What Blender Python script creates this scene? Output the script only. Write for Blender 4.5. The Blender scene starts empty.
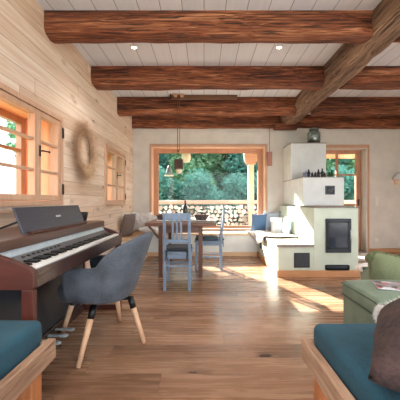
import bpy, bmesh, math, random
from mathutils import Vector, Matrix, noise
R = math.radians
PI = math.pi
random.seed(11)
S = bpy.context.scene
COL = S.collection

# ------------------------------------------------------------------ materials
def lin(c):
    out = []
    for v in c:
        v = v / 255.0
        out.append(v / 12.92 if v <= 0.04045 else ((v + 0.055) / 1.055) ** 2.4)
    return (out[0], out[1], out[2], 1.0)

class Nodes:
    def __init__(s, name):
        s.m = bpy.data.materials.new(name); s.m.use_nodes = True
        s.t = s.m.node_tree; s.t.nodes.clear()
        s.out = s.t.nodes.new('ShaderNodeOutputMaterial')
    def n(s, typ, **kw):
        nd = s.t.nodes.new(typ)
        for k, v in kw.items(): setattr(nd, k, v)
        return nd
    def put(s, sock, v):
        if isinstance(v, bpy.types.NodeSocket): s.t.links.new(v, sock)
        elif v is not None: sock.default_value = v
    def math(s, op, a, b=None, c=None, clamp=False):
        nd = s.n('ShaderNodeMath', operation=op); nd.use_clamp = clamp
        s.put(nd.inputs[0], a)
        if b is not None: s.put(nd.inputs[1], b)
        if c is not None: s.put(nd.inputs[2], c)
        return nd.outputs[0]
    def comb(s, x, y, z):
        nd = s.n('ShaderNodeCombineXYZ')
        for i, v in enumerate((x, y, z)): s.put(nd.inputs[i], v)
        return nd.outputs[0]
    def coords(s):
        tc = s.n('ShaderNodeTexCoord'); sp = s.n('ShaderNodeSeparateXYZ')
        s.t.links.new(tc.outputs['Object'], sp.inputs[0])
        return {'x': sp.outputs[0], 'y': sp.outputs[1], 'z': sp.outputs[2], 'v': tc.outputs['Object']}
    def noise(s, vec, scale=1.0, detail=3.0, rough=0.55, dist=0.0):
        nd = s.n('ShaderNodeTexNoise')
        s.put(nd.inputs['Vector'], vec); nd.inputs['Scale'].default_value = scale
        nd.inputs['Detail'].default_value = detail; nd.inputs['Roughness'].default_value = rough
        nd.inputs['Distortion'].default_value = dist
        return nd.outputs[0]
    def white(s, vec):
        nd = s.n('ShaderNodeTexWhiteNoise', noise_dimensions='3D'); s.put(nd.inputs['Vector'], vec)
        return nd.outputs[0]
    def ramp(s, fac, stops):
        nd = s.n('ShaderNodeValToRGB'); e = nd.color_ramp.elements
        while len(e) < len(stops): e.new(0.5)
        for i, (p, c) in enumerate(stops):
            e[i].position = p; e[i].color = lin(c)
        s.put(nd.inputs[0], fac)
        return nd.outputs[0]
    def mix(s, fac, a, b, mode='MIX'):
        nd = s.n('ShaderNodeMix', data_type='RGBA', blend_type=mode)
        s.put(nd.inputs[0], fac); s.put(nd.inputs[6], a); s.put(nd.inputs[7], b)
        return nd.outputs[2]
    def smooth(s, v, lo, hi, a=0.0, b=1.0):
        nd = s.n('ShaderNodeMapRange', interpolation_type='SMOOTHSTEP')
        s.put(nd.inputs[0], v); nd.inputs[1].default_value = lo; nd.inputs[2].default_value = hi
        nd.inputs[3].default_value = a; nd.inputs[4].default_value = b
        return nd.outputs[0]
    def bsdf(s, color, rough=0.6, metal=0.0, bump=None, bstr=0.3, bdist=0.01, sheen=0.0, spec=0.5):
        b = s.n('ShaderNodeBsdfPrincipled')
        s.put(b.inputs['Base Color'], color); s.put(b.inputs['Roughness'], rough)
        b.inputs['Metallic'].default_value = metal
        b.inputs['Specular IOR Level'].default_value = spec
        if sheen:
            b.inputs['Sheen Weight'].default_value = sheen; b.inputs['Sheen Roughness'].default_value = 0.4
        if bump is not None:
            bp = s.n('ShaderNodeBump'); bp.inputs['Strength'].default_value = bstr
            bp.inputs['Distance'].default_value = bdist
            s.put(bp.inputs['Height'], bump); s.t.links.new(bp.outputs[0], b.inputs['Normal'])
        s.t.links.new(b.outputs[0], s.out.inputs[0])
        return b

def plain(name, c, rough=0.5, metal=0.0, var=0.06, vs=30, spec=0.5):
    n = Nodes(name); co = n.coords()
    f = n.noise(co['v'], vs, 3)
    c2 = [max(0, min(255, v * (1 - var))) for v in c]; c3 = [min(255, v * (1 + var)) for v in c]
    n.bsdf(n.ramp(f, [(0.3, c2), (0.7, c3)]), rough, metal, spec=spec)
    return n.m

def fabric(name, c, var=0.12, vs=60, rough=0.9, sheen=0.1, big=4, bstr=0.4):
    n = Nodes(name); co = n.coords()
    f = n.noise(co['v'], vs, 4, 0.7); g = n.noise(co['v'], big, 3)
    f2 = n.math('ADD', n.math('MULTIPLY', f, 0.55), n.math('MULTIPLY', g, 0.45))
    c2 = [v * (1 - var) for v in c]; c3 = [min(255, v * (1 + var)) for v in c]
    n.bsdf(n.ramp(f2, [(0.35, c2), (0.65, c3)]), rough, bump=f, bstr=bstr, bdist=0.006, sheen=sheen)
    return n.m

def planks(name, order, w, length, stops, seam, seam_w=0.012, knots=0.0, knotc=(110, 70, 45), rough=0.5,
           grain=(1.2, 28), tint=0.35, bstr=0.25, end=0.0, kscale=(1.6, 6.0), bigvar=0.0, knotw=0.16, off=0.0):
    n = Nodes(name); co = n.coords()
    u, v, t = co[order[0]], co[order[1]], co[order[2]]
    vs = n.math('ADD', n.math('DIVIDE', v, w), off)
    row = n.math('FLOOR', vs); fv = n.math('FRACT', vs)
    ro = n.white(n.comb(row, 3.3, 1.7))
    us = n.math('ADD', n.math('DIVIDE', u, length), n.math('MULTIPLY', ro, 7.0))
    colm = n.math('FLOOR', us); fu = n.math('FRACT', us)
    rnd = n.white(n.comb(row, colm, 9.1))
    gv = n.comb(n.math('ADD', n.math('MULTIPLY', u, grain[0]), n.math('MULTIPLY', rnd, 40.0)),
                n.math('MULTIPLY', v, grain[1]), n.math('MULTIPLY', t, grain[1]))
    g = n.noise(gv, 1.0, 5, 0.6, 1.0)
    f = n.math('ADD', n.math('MULTIPLY', g, 1 - tint), n.math('MULTIPLY', rnd, tint))
    if bigvar:
        bg = n.noise(co['v'], 1.3, 2)
        f = n.math('ADD', n.math('MULTIPLY', f, 1 - bigvar), n.math('MULTIPLY', bg, bigvar))
    c = n.ramp(f, stops)
    if knots:
        kv = n.comb(n.math('ADD', n.math('MULTIPLY', u, kscale[0]), n.math('MULTIPLY', rnd, 31.0)),
                    n.math('MULTIPLY', v, kscale[1]), 0.0)
        vo = n.n('ShaderNodeTexVoronoi', voronoi_dimensions='3D'); n.put(vo.inputs['Vector'], kv)
        vo.inputs['Scale'].default_value = 1.0
        sepc = n.n('ShaderNodeSeparateColor'); n.t.links.new(vo.outputs['Color'], sepc.inputs[0])
        gate = n.math('LESS_THAN', sepc.outputs[0], knots)
        wob = n.math('ADD', vo.outputs['Distance'], n.math('MULTIPLY', n.noise(co['v'], 45, 2), 0.08))
        k = n.math('MULTIPLY', n.smooth(wob, knotw * 0.55, knotw, 1.0, 0.0), gate)
        halo = n.math('MULTIPLY', n.smooth(wob, knotw, knotw * 2.6, 0.35, 0.0), gate)
        c = n.mix(n.math('MAXIMUM', k, halo), c, lin(knotc))
    sw = seam_w / 2
    sv = n.math('MINIMUM', fv, n.math('SUBTRACT', 1.0, fv))
    sm = n.smooth(sv, sw * 0.4, sw, 1.0, 0.0)
    if end:
        su = n.math('MINIMUM', fu, n.math('SUBTRACT', 1.0, fu))
        sm = n.math('MAXIMUM', sm, n.smooth(su, end * 0.4, end, 1.0, 0.0))
    c = n.mix(n.math('MULTIPLY', sm, 0.8), c, lin(seam))
    h = n.math('SUBTRACT', n.math('MULTIPLY', g, 0.3), sm)
    rg = n.math('ADD', n.math('MULTIPLY', g, 0.2), rough - 0.1)
    n.bsdf(c, rg, bump=h, bstr=bstr, bdist=0.004)
    return n.m

def timber(name, order, stops, fu=1.6, fv=16, rough=0.7, bstr=0.6, crack=0.5, crackc=(45, 22, 14), dist=1.6, bd=0.02):
    n = Nodes(name); co = n.coords()
    u, v, t = co[order[0]], co[order[1]], co[order[2]]
    gv = n.comb(n.math('MULTIPLY', u, fu), n.math('MULTIPLY', v, fv), n.math('MULTIPLY', t, fv))
    g = n.noise(gv, 1.0, 6, 0.65, dist)
    g2 = n.noise(n.comb(n.math('MULTIPLY', u, fu * 0.5), n.math('MULTIPLY', v, fv * 0.35), n.math('MULTIPLY', t, fv * 0.35)), 1.0, 3)
    f = n.math('ADD', n.math('MULTIPLY', g, 0.6), n.math('MULTIPLY', g2, 0.4))
    c = n.ramp(f, stops)
    if crack:
        cv = n.comb(n.math('MULTIPLY', u, fu * 0.8), n.math('MULTIPLY', v, fv * 1.7), n.math('MULTIPLY', t, fv * 1.7))
        cr = n.noise(cv, 1.0, 3, 0.5, 2.2)
        ck = n.smooth(cr, 0.36, 0.45, 1.0, 0.0)
        c = n.mix(n.math('MULTIPLY', ck, crack), c, lin(crackc))
        h = n.math('SUBTRACT', g, n.math('MULTIPLY', ck, 0.7))
    else:
        h = g
    n.bsdf(c, rough, bump=h, bstr=bstr, bdist=bd)
    return n.m

def glass_pane(name, tint=(250, 253, 252), refl=0.01):
    n = Nodes(name)
    tr = n.n('ShaderNodeBsdfTransparent'); tr.inputs[0].default_value = lin(tint)
    gl = n.n('ShaderNodeBsdfGlossy'); gl.inputs['Roughness'].default_value = 0.02
    mx = n.n('ShaderNodeMixShader'); mx.inputs[0].default_value = refl
    n.t.links.new(tr.outputs[0], mx.inputs[1]); n.t.links.new(gl.outputs[0], mx.inputs[2])
    n.t.links.new(mx.outputs[0], n.out.inputs[0])
    return n.m

def emit(name, c, s):
    n = Nodes(name); e = n.n('ShaderNodeEmission'); e.inputs[0].default_value = lin(c); e.inputs[1].default_value = s
    n.t.links.new(e.outputs[0], n.out.inputs[0]); return n.m

def leafmat(name, a, b):
    n = Nodes(name); co = n.coords()
    oi = n.n('ShaderNodeObjectInfo')
    f = n.math('ADD', n.math('MULTIPLY', n.noise(co['v'], 2.2, 4, 0.7), 0.75), n.math('MULTIPLY', oi.outputs['Random'], 0.25))
    c = n.ramp(f, [(0.3, a), (0.75, b)])
    d = n.n('ShaderNodeBsdfDiffuse'); n.put(d.inputs[0], c)
    tl = n.n('ShaderNodeBsdfTranslucent'); n.put(tl.inputs[0], c)
    mx = n.n('ShaderNodeMixShader'); mx.inputs[0].default_value = 0.4
    n.t.links.new(d.outputs[0], mx.inputs[1]); n.t.links.new(tl.outputs[0], mx.inputs[2])
    n.t.links.new(mx.outputs[0], n.out.inputs[0])
    return n.m

M = {}
M['floor'] = planks('oak_floor', 'xyz', 0.19, 2.1, [(0.30, (102, 71, 52)), (0.46, (138, 101, 76)), (0.56, (155, 117, 91)), (0.72, (182, 146, 119))],
                    (88, 56, 40), 0.018, 0.2, (52, 32, 24), 0.27, (1.6, 20), 0.2, 0.25, 0.0016, (2.4, 5.2), 0.12, 0.22)
M['pine'] = planks('pine_wall', 'yzx', 0.145, 3.4, [(0.28, (198, 165, 139)), (0.5, (221, 194, 172)), (0.72, (236, 218, 203))],
                   (150, 112, 84), 0.04, 0.5, (104, 62, 40), 0.6, (1.3, 24), 0.25, 0.25, 0.0012, (3.4, 7.2), 0.0, 0.15)
M['ceil'] = planks('white_ceiling', 'yxz', 0.20, 6.0, [(0.25, (218, 225, 236)), (0.75, (234, 239, 248))],
                   (110, 104, 100), 0.045, 0.0, rough=0.55, grain=(1.0, 22), tint=0.3, bstr=0.3)
BEAM = [(0.36, (46, 19, 11)), (0.46, (108, 54, 30)), (0.55, (150, 86, 52)), (0.66, (200, 140, 100))]
M['beam_x'] = timber('beam_wood', 'xyz', BEAM, 1.5, 24, 0.7, 1.0, 0.85, (30, 13, 8), 2.2)
M['beam_y'] = timber('long_beam_wood', 'yxz', [(0.3, (62, 44, 34)), (0.43, (116, 88, 70)), (0.56, (160, 128, 104)), (0.7, (206, 172, 144))], 1.5, 22, 0.75, 1.0, 0.75, (40, 26, 20), 2.2)
M['bar'] = timber('lamp_bar_wood', 'xyz', [(0.3, (96, 66, 48)), (0.7, (140, 104, 76))], 2, 30, 0.7, 0.3, 0.3)
M['plaster'] = plain('plaster_wall', (210, 202, 192), 0.85, 0, 0.03, 5)
M['stove'] = plain('stove_plaster', (222, 224, 222), 0.8, 0, 0.025, 6)
M['stovefront'] = plain('stove_front_plaster', (200, 208, 192), 0.8, 0, 0.025, 6)
M['larch_z'] = timber('larch_upright', 'zxy', [(0.3, (176, 128, 100)), (0.7, (208, 164, 134))], 1.6, 26, 0.5, 0.2, 0.0)
M['larch_x'] = timber('larch_across', 'xyz', [(0.3, (176, 128, 100)), (0.7, (208, 164, 134))], 1.6, 26, 0.5, 0.2, 0.0)
M['larch_y'] = timber('larch_along', 'yxz', [(0.3, (176, 128, 100)), (0.7, (208, 164, 134))], 1.6, 26, 0.5, 0.2, 0.0)
M['sash'] = timber('sash_wood', 'zxy', [(0.3, (170, 116, 86)), (0.7, (198, 146, 114))], 1.6, 26, 0.45, 0.15, 0.0)
M['reveal'] = timber('pale_larch_reveal', 'zxy', [(0.3, (222, 176, 140)), (0.7, (244, 210, 180))], 1.6, 22, 0.5, 0.15, 0.0)
M['frame_z'] = timber('window_pine', 'zxy', [(0.3, (188, 144, 116)), (0.7, (216, 176, 148))], 1.6, 26, 0.5, 0.2, 0.0)
M['orange'] = planks('orange_boards', 'zxy', 0.11, 4.0, [(0.25, (226, 142, 98)), (0.75, (248, 184, 144))], (176, 96, 52), 0.05, 0.2, (190, 100, 56), 0.6,
                     (1.3, 20), 0.4, 0.2, 0.0, (2, 7))
M['orange_y'] = planks('orange_soffit', 'yxz', 0.11, 4.0, [(0.25, (236, 166, 120)), (0.75, (252, 206, 164))], (176, 96, 52), 0.05, 0.2, (190, 100, 56), 0.6,
                       (1.3, 20), 0.4, 0.2, 0.0, (2, 7))
M['skirt'] = timber('oak_skirting', 'xyz', [(0.3, (176, 120, 78)), (0.7, (206, 152, 108))], 1.6, 26, 0.5, 0.15, 0.0)
M['skirt_y'] = timber('oak_skirting_along', 'yxz', [(0.3, (176, 120, 78)), (0.7, (206, 152, 108))], 1.6, 26, 0.5, 0.15, 0.0)
M['benchtop'] = timber('bench_wood', 'xyz', [(0.3, (196, 158, 122)), (0.7, (226, 194, 160))], 1.4, 22, 0.5, 0.15, 0.0)
M['slab'] = plain('grey_stone_slab', (136, 124, 116), 0.5, 0, 0.12, 40)
M['glass'] = glass_pane('window_glass')
M['jarglass'] = glass_pane('jar_glass', (226, 232, 232), 0.10)
M['black'] = plain('black_metal', (26, 26, 28), 0.4, 0.3)
M['iron'] = plain('dark_cast_iron', (48, 52, 58), 0.45, 0.4)
M['soot'] = plain('sooty_glass', (44, 50, 62), 0.12, 0, 0.15, 12)
M['grate'] = plain('grey_grate', (92, 92, 96), 0.5, 0.5)
M['mahog_x'] = timber('rosewood_panel', 'xyz', [(0.3, (54, 22, 17)), (0.7, (92, 42, 31))], 2, 28, 0.35, 0.1, 0.0)
M['mahog_z'] = timber('rosewood_upright', 'zxy', [(0.3, (56, 22, 16)), (0.7, (92, 42, 30))], 2, 28, 0.35, 0.1, 0.0)
M['darkwood_y'] = timber('dark_rosewood', 'yxz', [(0.3, (46, 30, 28)), (0.7, (78, 54, 48))], 2, 30, 0.26, 0.08, 0.0)
M['topwood_y'] = timber('piano_top_wood', 'yxz', [(0.3, (66, 42, 35)), (0.7, (92, 62, 50))], 2, 30, 0.3, 0.08, 0.0)
M['pianopanel'] = plain('piano_lower_panel', (44, 48, 56), 0.4, 0, 0.05, 10)
M['musicstand'] = timber('music_stand_wood', 'yxz', [(0.3, (52, 54, 64)), (0.7, (72, 74, 84))], 2, 40, 0.28, 0.05, 0.0)
M['silver'] = plain('brushed_silver', (186, 198, 206), 0.3, 0.3, 0.05)
M['panelgrey'] = plain('control_panel_grey', (92, 92, 96), 0.35, 0.2)
M['ivory'] = plain('white_key', (232, 230, 228), 0.25, 0, 0.01)
M['ebony'] = plain('black_key', (18, 18, 20), 0.3)
M['greyfab'] = fabric('grey_chair_fabric', (76, 81, 90), 0.3, 160, sheen=0.05, big=8)
M['beech'] = timber('beech_leg', 'zxy', [(0.3, (206, 158, 122)), (0.7, (232, 192, 158))], 2, 30, 0.5, 0.05, 0.0)
M['bluepaint'] = plain('blue_chair_paint', (122, 141, 164), 0.45, 0, 0.05, 14)
M['darkpad'] = fabric('charcoal_pad', (44, 46, 52), 0.2, 90)
M['greenpad'] = fabric('dark_teal_pad', (52, 72, 80), 0.2, 90)
M['tablewood'] = timber('walnut_table', 'xyz', [(0.3, (84, 54, 42)), (0.7, (132, 90, 68))], 2, 26, 0.4, 0.15, 0.0)
M['tableleg'] = timber('walnut_leg', 'zxy', [(0.3, (78, 48, 36)), (0.7, (118, 78, 58))], 2, 26, 0.45, 0.15, 0.0)
M['linen'] = fabric('white_linen', (226, 226, 228), 0.05, 70, sheen=0.1)
M['teal'] = fabric('teal_velvet', (26, 70, 86), 0.16, 120, sheen=0.06, big=6, bstr=0.25)
M['bedwood'] = timber('reclaimed_pale_wood', 'yxz', [(0.3, (122, 88, 68)), (0.5, (170, 134, 108)), (0.7, (206, 172, 144))], 1.5, 20, 0.65, 0.4, 0.35, (96, 60, 40))
M['bedleg'] = timber('orange_wood_leg', 'zxy', [(0.3, (150, 88, 50)), (0.7, (200, 130, 80))], 2, 24, 0.6, 0.3, 0.4, (90, 48, 28))
M['greenfab'] = fabric('sage_fabric', (118, 132, 114), 0.12, 110, sheen=0.05, big=5)
M['greenfab2'] = fabric('olive_green_fabric', (110, 115, 84), 0.12, 110, sheen=0.05, big=5)
M['greenroll'] = fabric('dark_olive_fabric', (88, 94, 62), 0.12, 110, sheen=0.05)
M['piping'] = fabric('dark_green_piping', (74, 86, 70), 0.1, 90)
M['brownfur'] = fabric('brown_fur', (58, 42, 40), 0.4, 42, sheen=0.0, big=14, bstr=1.0)
M['whitefur'] = fabric('white_fleece', (232, 226, 222), 0.1, 60, sheen=0.3, big=14, bstr=1.0)
M['throw'] = fabric('cream_throw', (222, 212, 202), 0.13, 40, sheen=0.2, big=7, bstr=1.0)
M['throwfringe'] = fabric('taupe_fringe', (126, 116, 110), 0.2, 40)
M['cush_brown'] = fabric('brown_grey_cushion', (112, 96, 90), 0.14, 80)
M['cush_blue'] = fabric('blue_cushion', (84, 114, 150), 0.12, 80)
M['cush_grey'] = fabric('pale_grey_cushion', (178, 186, 196), 0.08, 80)
M['cush_white'] = fabric('white_cushion', (232, 232, 234), 0.04, 80)
M['cush_ice'] = fabric('ice_blue_cushion', (180, 200, 216), 0.08, 80)
M['cush_print'] = fabric('printed_cushion', (234, 230, 228), 0.12, 18, big=11)
M['wine'] = plain('dark_bottle_glass', (34, 18, 24), 0.1, 0, 0.1)
M['basket'] = timber('dark_wicker', 'xyz', [(0.35, (46, 36, 36)), (0.65, (104, 88, 84))], 40, 60, 0.8, 0.6, 0.0)
M['redbowl'] = plain('dark_red_glaze', (120, 52, 62), 0.3)
M['cream'] = plain('cream_paper', (240, 226, 200), 0.7, 0, 0.03)
M['cord'] = plain('brown_cord', (104, 82, 66), 0.8)
M['pendantwood'] = timber('dark_pendant_wood', 'zxy', [(0.3, (52, 32, 28)), (0.7, (96, 62, 50))], 3, 30, 0.7, 0.4, 0.4)
M['pinkwood'] = timber('pinkish_wood', 'zxy', [(0.3, (150, 96, 84)), (0.7, (180, 126, 110))], 2, 26, 0.6, 0.2, 0.0)
M['plastic'] = plain('white_plastic', (222, 216, 204), 0.4, 0, 0.01)
M['spot'] = emit('downlight_lens', (255, 226, 180), 14.0)
M['bulb'] = plain('frosted_bulb', (242, 226, 196), 0.4, 0, 0.02)
M['moss'] = plain('dark_jar_filling', (40, 36, 32), 0.9, 0, 0.4, 50)
M['figdark'] = plain('dark_figure', (34, 32, 38), 0.6, 0, 0.2, 60)
M['figgrey'] = plain('grey_figure', (122, 126, 142), 0.6, 0, 0.1, 60)
M['figgreen'] = plain('green_figure', (24, 70, 40), 0.7, 0, 0.25, 60)
M['pampas'] = plain('dried_pampas', (206, 172, 140), 0.9, 0, 0.15, 20)
M['twig'] = plain('dried_twig', (176, 134, 104), 0.9, 0, 0.15, 20)
M['bark'] = timber('bark', 'zxy', [(0.3, (58, 44, 36)), (0.7, (104, 86, 72))], 2, 14, 0.9, 0.6, 0.3)
M['leaf'] = leafmat('broad_leaf', (58, 100, 74), (158, 196, 150))
M['leaf2'] = leafmat('blue_green_leaf', (50, 96, 88), (126, 178, 160))
M['bounce_slab'] = plain('pale_bounce_stone', (214, 208, 200), 0.9, 0, 0.06, 3)  # pale so the added ground slabs bounce light indoors
M['lawn'] = plain('lawn', (92, 120, 72), 0.95, 0, 0.3, 3)
M['deck'] = planks('veranda_deck', 'xyz', 0.14, 4.0, [(0.3, (150, 120, 100)), (0.7, (186, 156, 132))], (70, 52, 42), 0.05, rough=0.7)
def log_mat():
    n = Nodes('log_cut_face'); co = n.coords(); oi = n.n('ShaderNodeObjectInfo')
    f = n.math('ADD', n.math('MULTIPLY', oi.outputs['Random'], 0.8), n.math('MULTIPLY', n.noise(co['v'], 3.0, 3), 0.2))
    n.bsdf(n.ramp(f, [(0.1, (160, 140, 130)), (0.35, (228, 218, 212)), (0.8, (250, 248, 248))]), 0.9)
    return n.m
M['logend'] = log_mat()
M['logbark'] = plain('log_bark', (88, 66, 54), 0.95, 0, 0.25, 20)
M['railwood'] = timber('rail_log_wood', 'xyz', [(0.3, (196, 156, 136)), (0.7, (234, 204, 184))], 1.6, 20, 0.7, 0.3, 0.3, (110, 74, 56))
M['tin'] = plain('galvanised_tin', (120, 128, 132), 0.4, 0.4)
M['pianologo'] = plain('silver_mark', (190, 194, 198), 0.35, 0.5)

def mag_mat():
    n = Nodes('magazine_cover'); co = n.coords()
    vo = n.n('ShaderNodeTexVoronoi'); n.put(vo.inputs['Vector'], co['v']); vo.inputs['Scale'].default_value = 20
    sp = n.n('ShaderNodeSeparateColor'); n.t.links.new(vo.outputs['Color'], sp.inputs[0])
    n.bsdf(n.ramp(sp.outputs[0], [(0.1, (60, 56, 62)), (0.35, (168, 160, 172)), (0.55, (206, 84, 108)), (0.7, (112, 120, 112)), (0.9, (226, 222, 224))]), 0.3)
    return n.m
M['magazine'] = mag_mat()

# ------------------------------------------------------------------ mesh building
class MB:
    def __init__(s): s.b = bmesh.new()
    def _add(s, t, mtx=None, smooth=None):
        if mtx is not None: bmesh.ops.transform(t, matrix=mtx, verts=t.verts)
        vm = {}
        for v in t.verts: vm[v] = s.b.verts.new(v.co)
        for f in t.faces:
            try:
                nf = s.b.faces.new([vm[v] for v in f.verts])
                nf.smooth = f.smooth if smooth is None else smooth
                nf.material_index = f.material_index
            except ValueError: pass
        t.free(); return s
    def box(s, x0, x1, y0, y1, z0, z1, bev=0.0, seg=2, mtx=None, smooth=None):
        t = bmesh.new(); bmesh.ops.create_cube(t, size=1)
        for v in t.verts:
            v.co = Vector(((x0 + x1) / 2 + v.co.x * (x1 - x0), (y0 + y1) / 2 + v.co.y * (y1 - y0), (z0 + z1) / 2 + v.co.z * (z1 - z0)))
        if bev:
            bmesh.ops.bevel(t, geom=list(t.edges), offset=bev, segments=seg, profile=0.5, affect='EDGES')
        return s._add(t, mtx, smooth if smooth is not None else (bev > 0 and seg > 2))
    def tube(s, a, b, r0, r1=None, seg=12, caps=True):
        r1 = r0 if r1 is None else r1
        a = Vector(a); b = Vector(b); d = b - a
        t = bmesh.new(); bmesh.ops.create_cone(t, cap_ends=caps, segments=seg, radius1=r0, radius2=max(r1, 1e-4), depth=d.length)
        for f in t.faces: f.smooth = len(f.verts) == 4
        q = Vector((0, 0, 1)).rotation_difference(d.normalized()).to_matrix().to_4x4()
        return s._add(t, Matrix.Translation((a + b) / 2) @ q)
    def bar(s, a, b, w, h, up=(0, 0, 1), bev=0.0, w1=None, h1=None):
        a = Vector(a); b = Vector(b); d = (b - a).normalized(); up = Vector(up)
        x = d.cross(up)
        if x.length < 1e-4: x = Vector((1, 0, 0))
        x.normalize(); y = x.cross(d).normalized()
        w1 = w if w1 is None else w1; h1 = h if h1 is None else h1
        t = bmesh.new(); vs = []
        for p, ww, hh in ((a, w, h), (b, w1, h1)):
            for sx, sy in ((-1, -1), (1, -1), (1, 1), (-1, 1)):
                vs.append(t.verts.new(p + x * sx * ww / 2 + y * sy * hh / 2))
        for f in ((3, 2, 1, 0), (4, 5, 6, 7), (0, 1, 5, 4), (1, 2, 6, 5), (2, 3, 7, 6), (3, 0, 4, 7)):
            t.faces.new([vs[i] for i in f])
        if bev: bmesh.ops.bevel(t, geom=list(t.edges), offset=bev, segments=2, profile=0.5, affect='EDGES')
        return s._add(t)
    def ball(s, c, r, sx=1, sy=1, sz=1, u=16, v=10):
        t = bmesh.new(); bmesh.ops.create_uvsphere(t, u_segments=u, v_segments=v, radius=r)
        for f in t.faces: f.smooth = True
        return s._add(t, Matrix.Translation(c) @ Matrix.Diagonal((sx, sy, sz, 1)))
    def lathe(s, prof, c=(0, 0, 0), seg=24, sx=1, sy=1):
        t = bmesh.new(); rings = []
        for r, z in prof:
            if r < 1e-5: rings.append([t.verts.new((c[0], c[1], c[2] + z))])
            else: rings.append([t.verts.new((c[0] + sx * r * math.cos(2 * PI * i / seg), c[1] + sy * r * math.sin(2 * PI * i / seg), c[2] + z)) for i in range(seg)])
        for A, B in zip(rings, rings[1:]):
            for i in range(seg):
                j = (i + 1) % seg
                if len(A) == 1 and len(B) == 1: continue
                if len(A) == 1: f = t.faces.new((A[0], B[j], B[i]))
                elif len(B) == 1: f = t.faces.new((A[i], A[j], B[0]))
                else: f = t.faces.new((A[i], A[j], B[j], B[i]))
                f.smooth = True
        return s._add(t)
    def prism(s, pts, axis, a, b, bev=0.0):
        t = bmesh.new()
        def mk(p, h):
            return {'x': (h, p[0], p[1]), 'y': (p[0], h, p[1]), 'z': (p[0], p[1], h)}[axis]
        A = [t.verts.new(mk(p, a)) for p in pts]; B = [t.verts.new(mk(p, b)) for p in pts]
        n = len(pts)
        t.faces.new(A); t.faces.new(B[::-1])
        for i in range(n): t.faces.new((A[i], B[i], B[(i + 1) % n], A[(i + 1) % n]))
        bmesh.ops.recalc_face_normals(t, faces=t.faces)
        if bev: bmesh.ops.bevel(t, geom=list(t.edges), offset=bev, segments=2, profile=0.5, affect='EDGES')
        return s._add(t)
    def grid(s, fn, nu, nv, wrapu=False):
        t = bmesh.new()
        V = [[t.verts.new(fn(i / nu, j / nv)) for j in range(nv + 1)] for i in range(nu + (0 if wrapu else 1))]
        for i in range(nu):
            for j in range(nv):
                a = V[i]; b = V[(i + 1) % len(V)]
                f = t.faces.new((a[j], b[j], b[j + 1], a[j + 1])); f.smooth = True
        return s._add(t)
    def poly(s, pts):
        s.b.faces.new([s.b.verts.new(p) for p in pts]); return s
    def cushion(s, w, h, t, mtx, n=14, pinch=0.07):
        tb = bmesh.new(); grids = []
        for sgn in (1, -1):
            V = []
            for i in range(n + 1):
                row = []
                for j in range(n + 1):
                    u = -1 + 2 * i / n; v = -1 + 2 * j / n
                    k = max(0.0, (1 - abs(u) ** 2.6)) * max(0.0, (1 - abs(v) ** 2.6))
                    x = w / 2 * u * (1 - pinch * (1 - v * v)); y = h / 2 * v * (1 - pinch * (1 - u * u))
                    z = sgn * (t / 2 * k ** 0.5)
                    z += 0.05 * t * noise.noise(Vector((u * 2.3 + w * 9, v * 2.3 + h * 7, sgn * 3.0))) * (k ** 0.3)
                    row.append(tb.verts.new((x, y, z)))
                V.append(row)
            for i in range(n):
                for j in range(n):
                    q = (V[i][j], V[i + 1][j], V[i + 1][j + 1], V[i][j + 1])
                    f = tb.faces.new(q if sgn > 0 else q[::-1]); f.smooth = True
        bmesh.ops.remove_doubles(tb, verts=tb.verts, dist=1e-4)
        return s._add(tb, mtx)
    def build(s, name, mat, parent=None, recalc=True, **props):
        if recalc: bmesh.ops.recalc_face_normals(s.b, faces=s.b.faces)
        me = bpy.data.meshes.new(name)
        off = world_loc(parent) if parent is not None else Vector((0, 0, 0))
        if off.length: bmesh.ops.translate(s.b, vec=-off, verts=s.b.verts)
        s.b.to_mesh(me); s.b.free()
        for m_ in (mat if isinstance(mat, (list, tuple)) else [mat]): me.materials.append(M[m_])
        o = bpy.data.objects.new(name, me); COL.objects.link(o)
        if parent is not None: o.parent = parent
        for k, v in props.items(): o[k] = v
        return o

def world_loc(o):
    p = Vector((0, 0, 0))
    while o is not None:
        p += Vector(o.location); o = o.parent
    return p

def tag(o, label, cat, group=None, kind=None):
    o['label'] = label; o['category'] = cat
    if group: o['group'] = group
    if kind: o['kind'] = kind
    return o
def thing(name, label, cat, loc, group=None, kind=None):
    o = bpy.data.objects.new(name, None); COL.objects.link(o); o.location = loc; o.empty_display_size = 0.1
    return tag(o, label, cat, group, kind)
def struct(o, label, cat): return tag(o, label, cat, None, 'structure')
def dup(o, loc=None, rotz=None, label=None, scale=None):
    r = o.copy(); COL.objects.link(r)
    if loc is not None: r.location = loc
    if rotz is not None: r.rotation_euler = (0, 0, rotz)
    if scale is not None: r.scale = scale
    if label: r['label'] = label
    for ch in list(o.children):
        c = ch.copy(); COL.objects.link(c); c.parent = r
        for g in ch.children:
            d = g.copy(); COL.objects.link(d); d.parent = c
    return r
def frame_mtx(c, ex, ey):
    ex = Vector(ex).normalized(); ey = Vector(ey); ey = (ey - ex * ey.dot(ex)).normalized(); ez = ex.cross(ey)
    m = Matrix((ex, ey, ez)).transposed().to_4x4(); m.translation = Vector(c); return m

# ------------------------------------------------------------------ dimensions
WL, WR, WB, WF = -1.49, 4.35, 6.30, -3.0
CZ = 2.867

# ------------------------------------------------------------------ shell
struct(MB().box(WL - 0.12, WR, WF, WB, -0.06, 0.0).build('floor', 'floor'), 'wide brown oak plank floor running across the room', 'floor')
struct(MB().box(WL - 0.12, WR, WF, WB, CZ, CZ + 0.06).build('ceiling', 'ceil'), 'white painted board ceiling between dark beams', 'ceiling')

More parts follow.
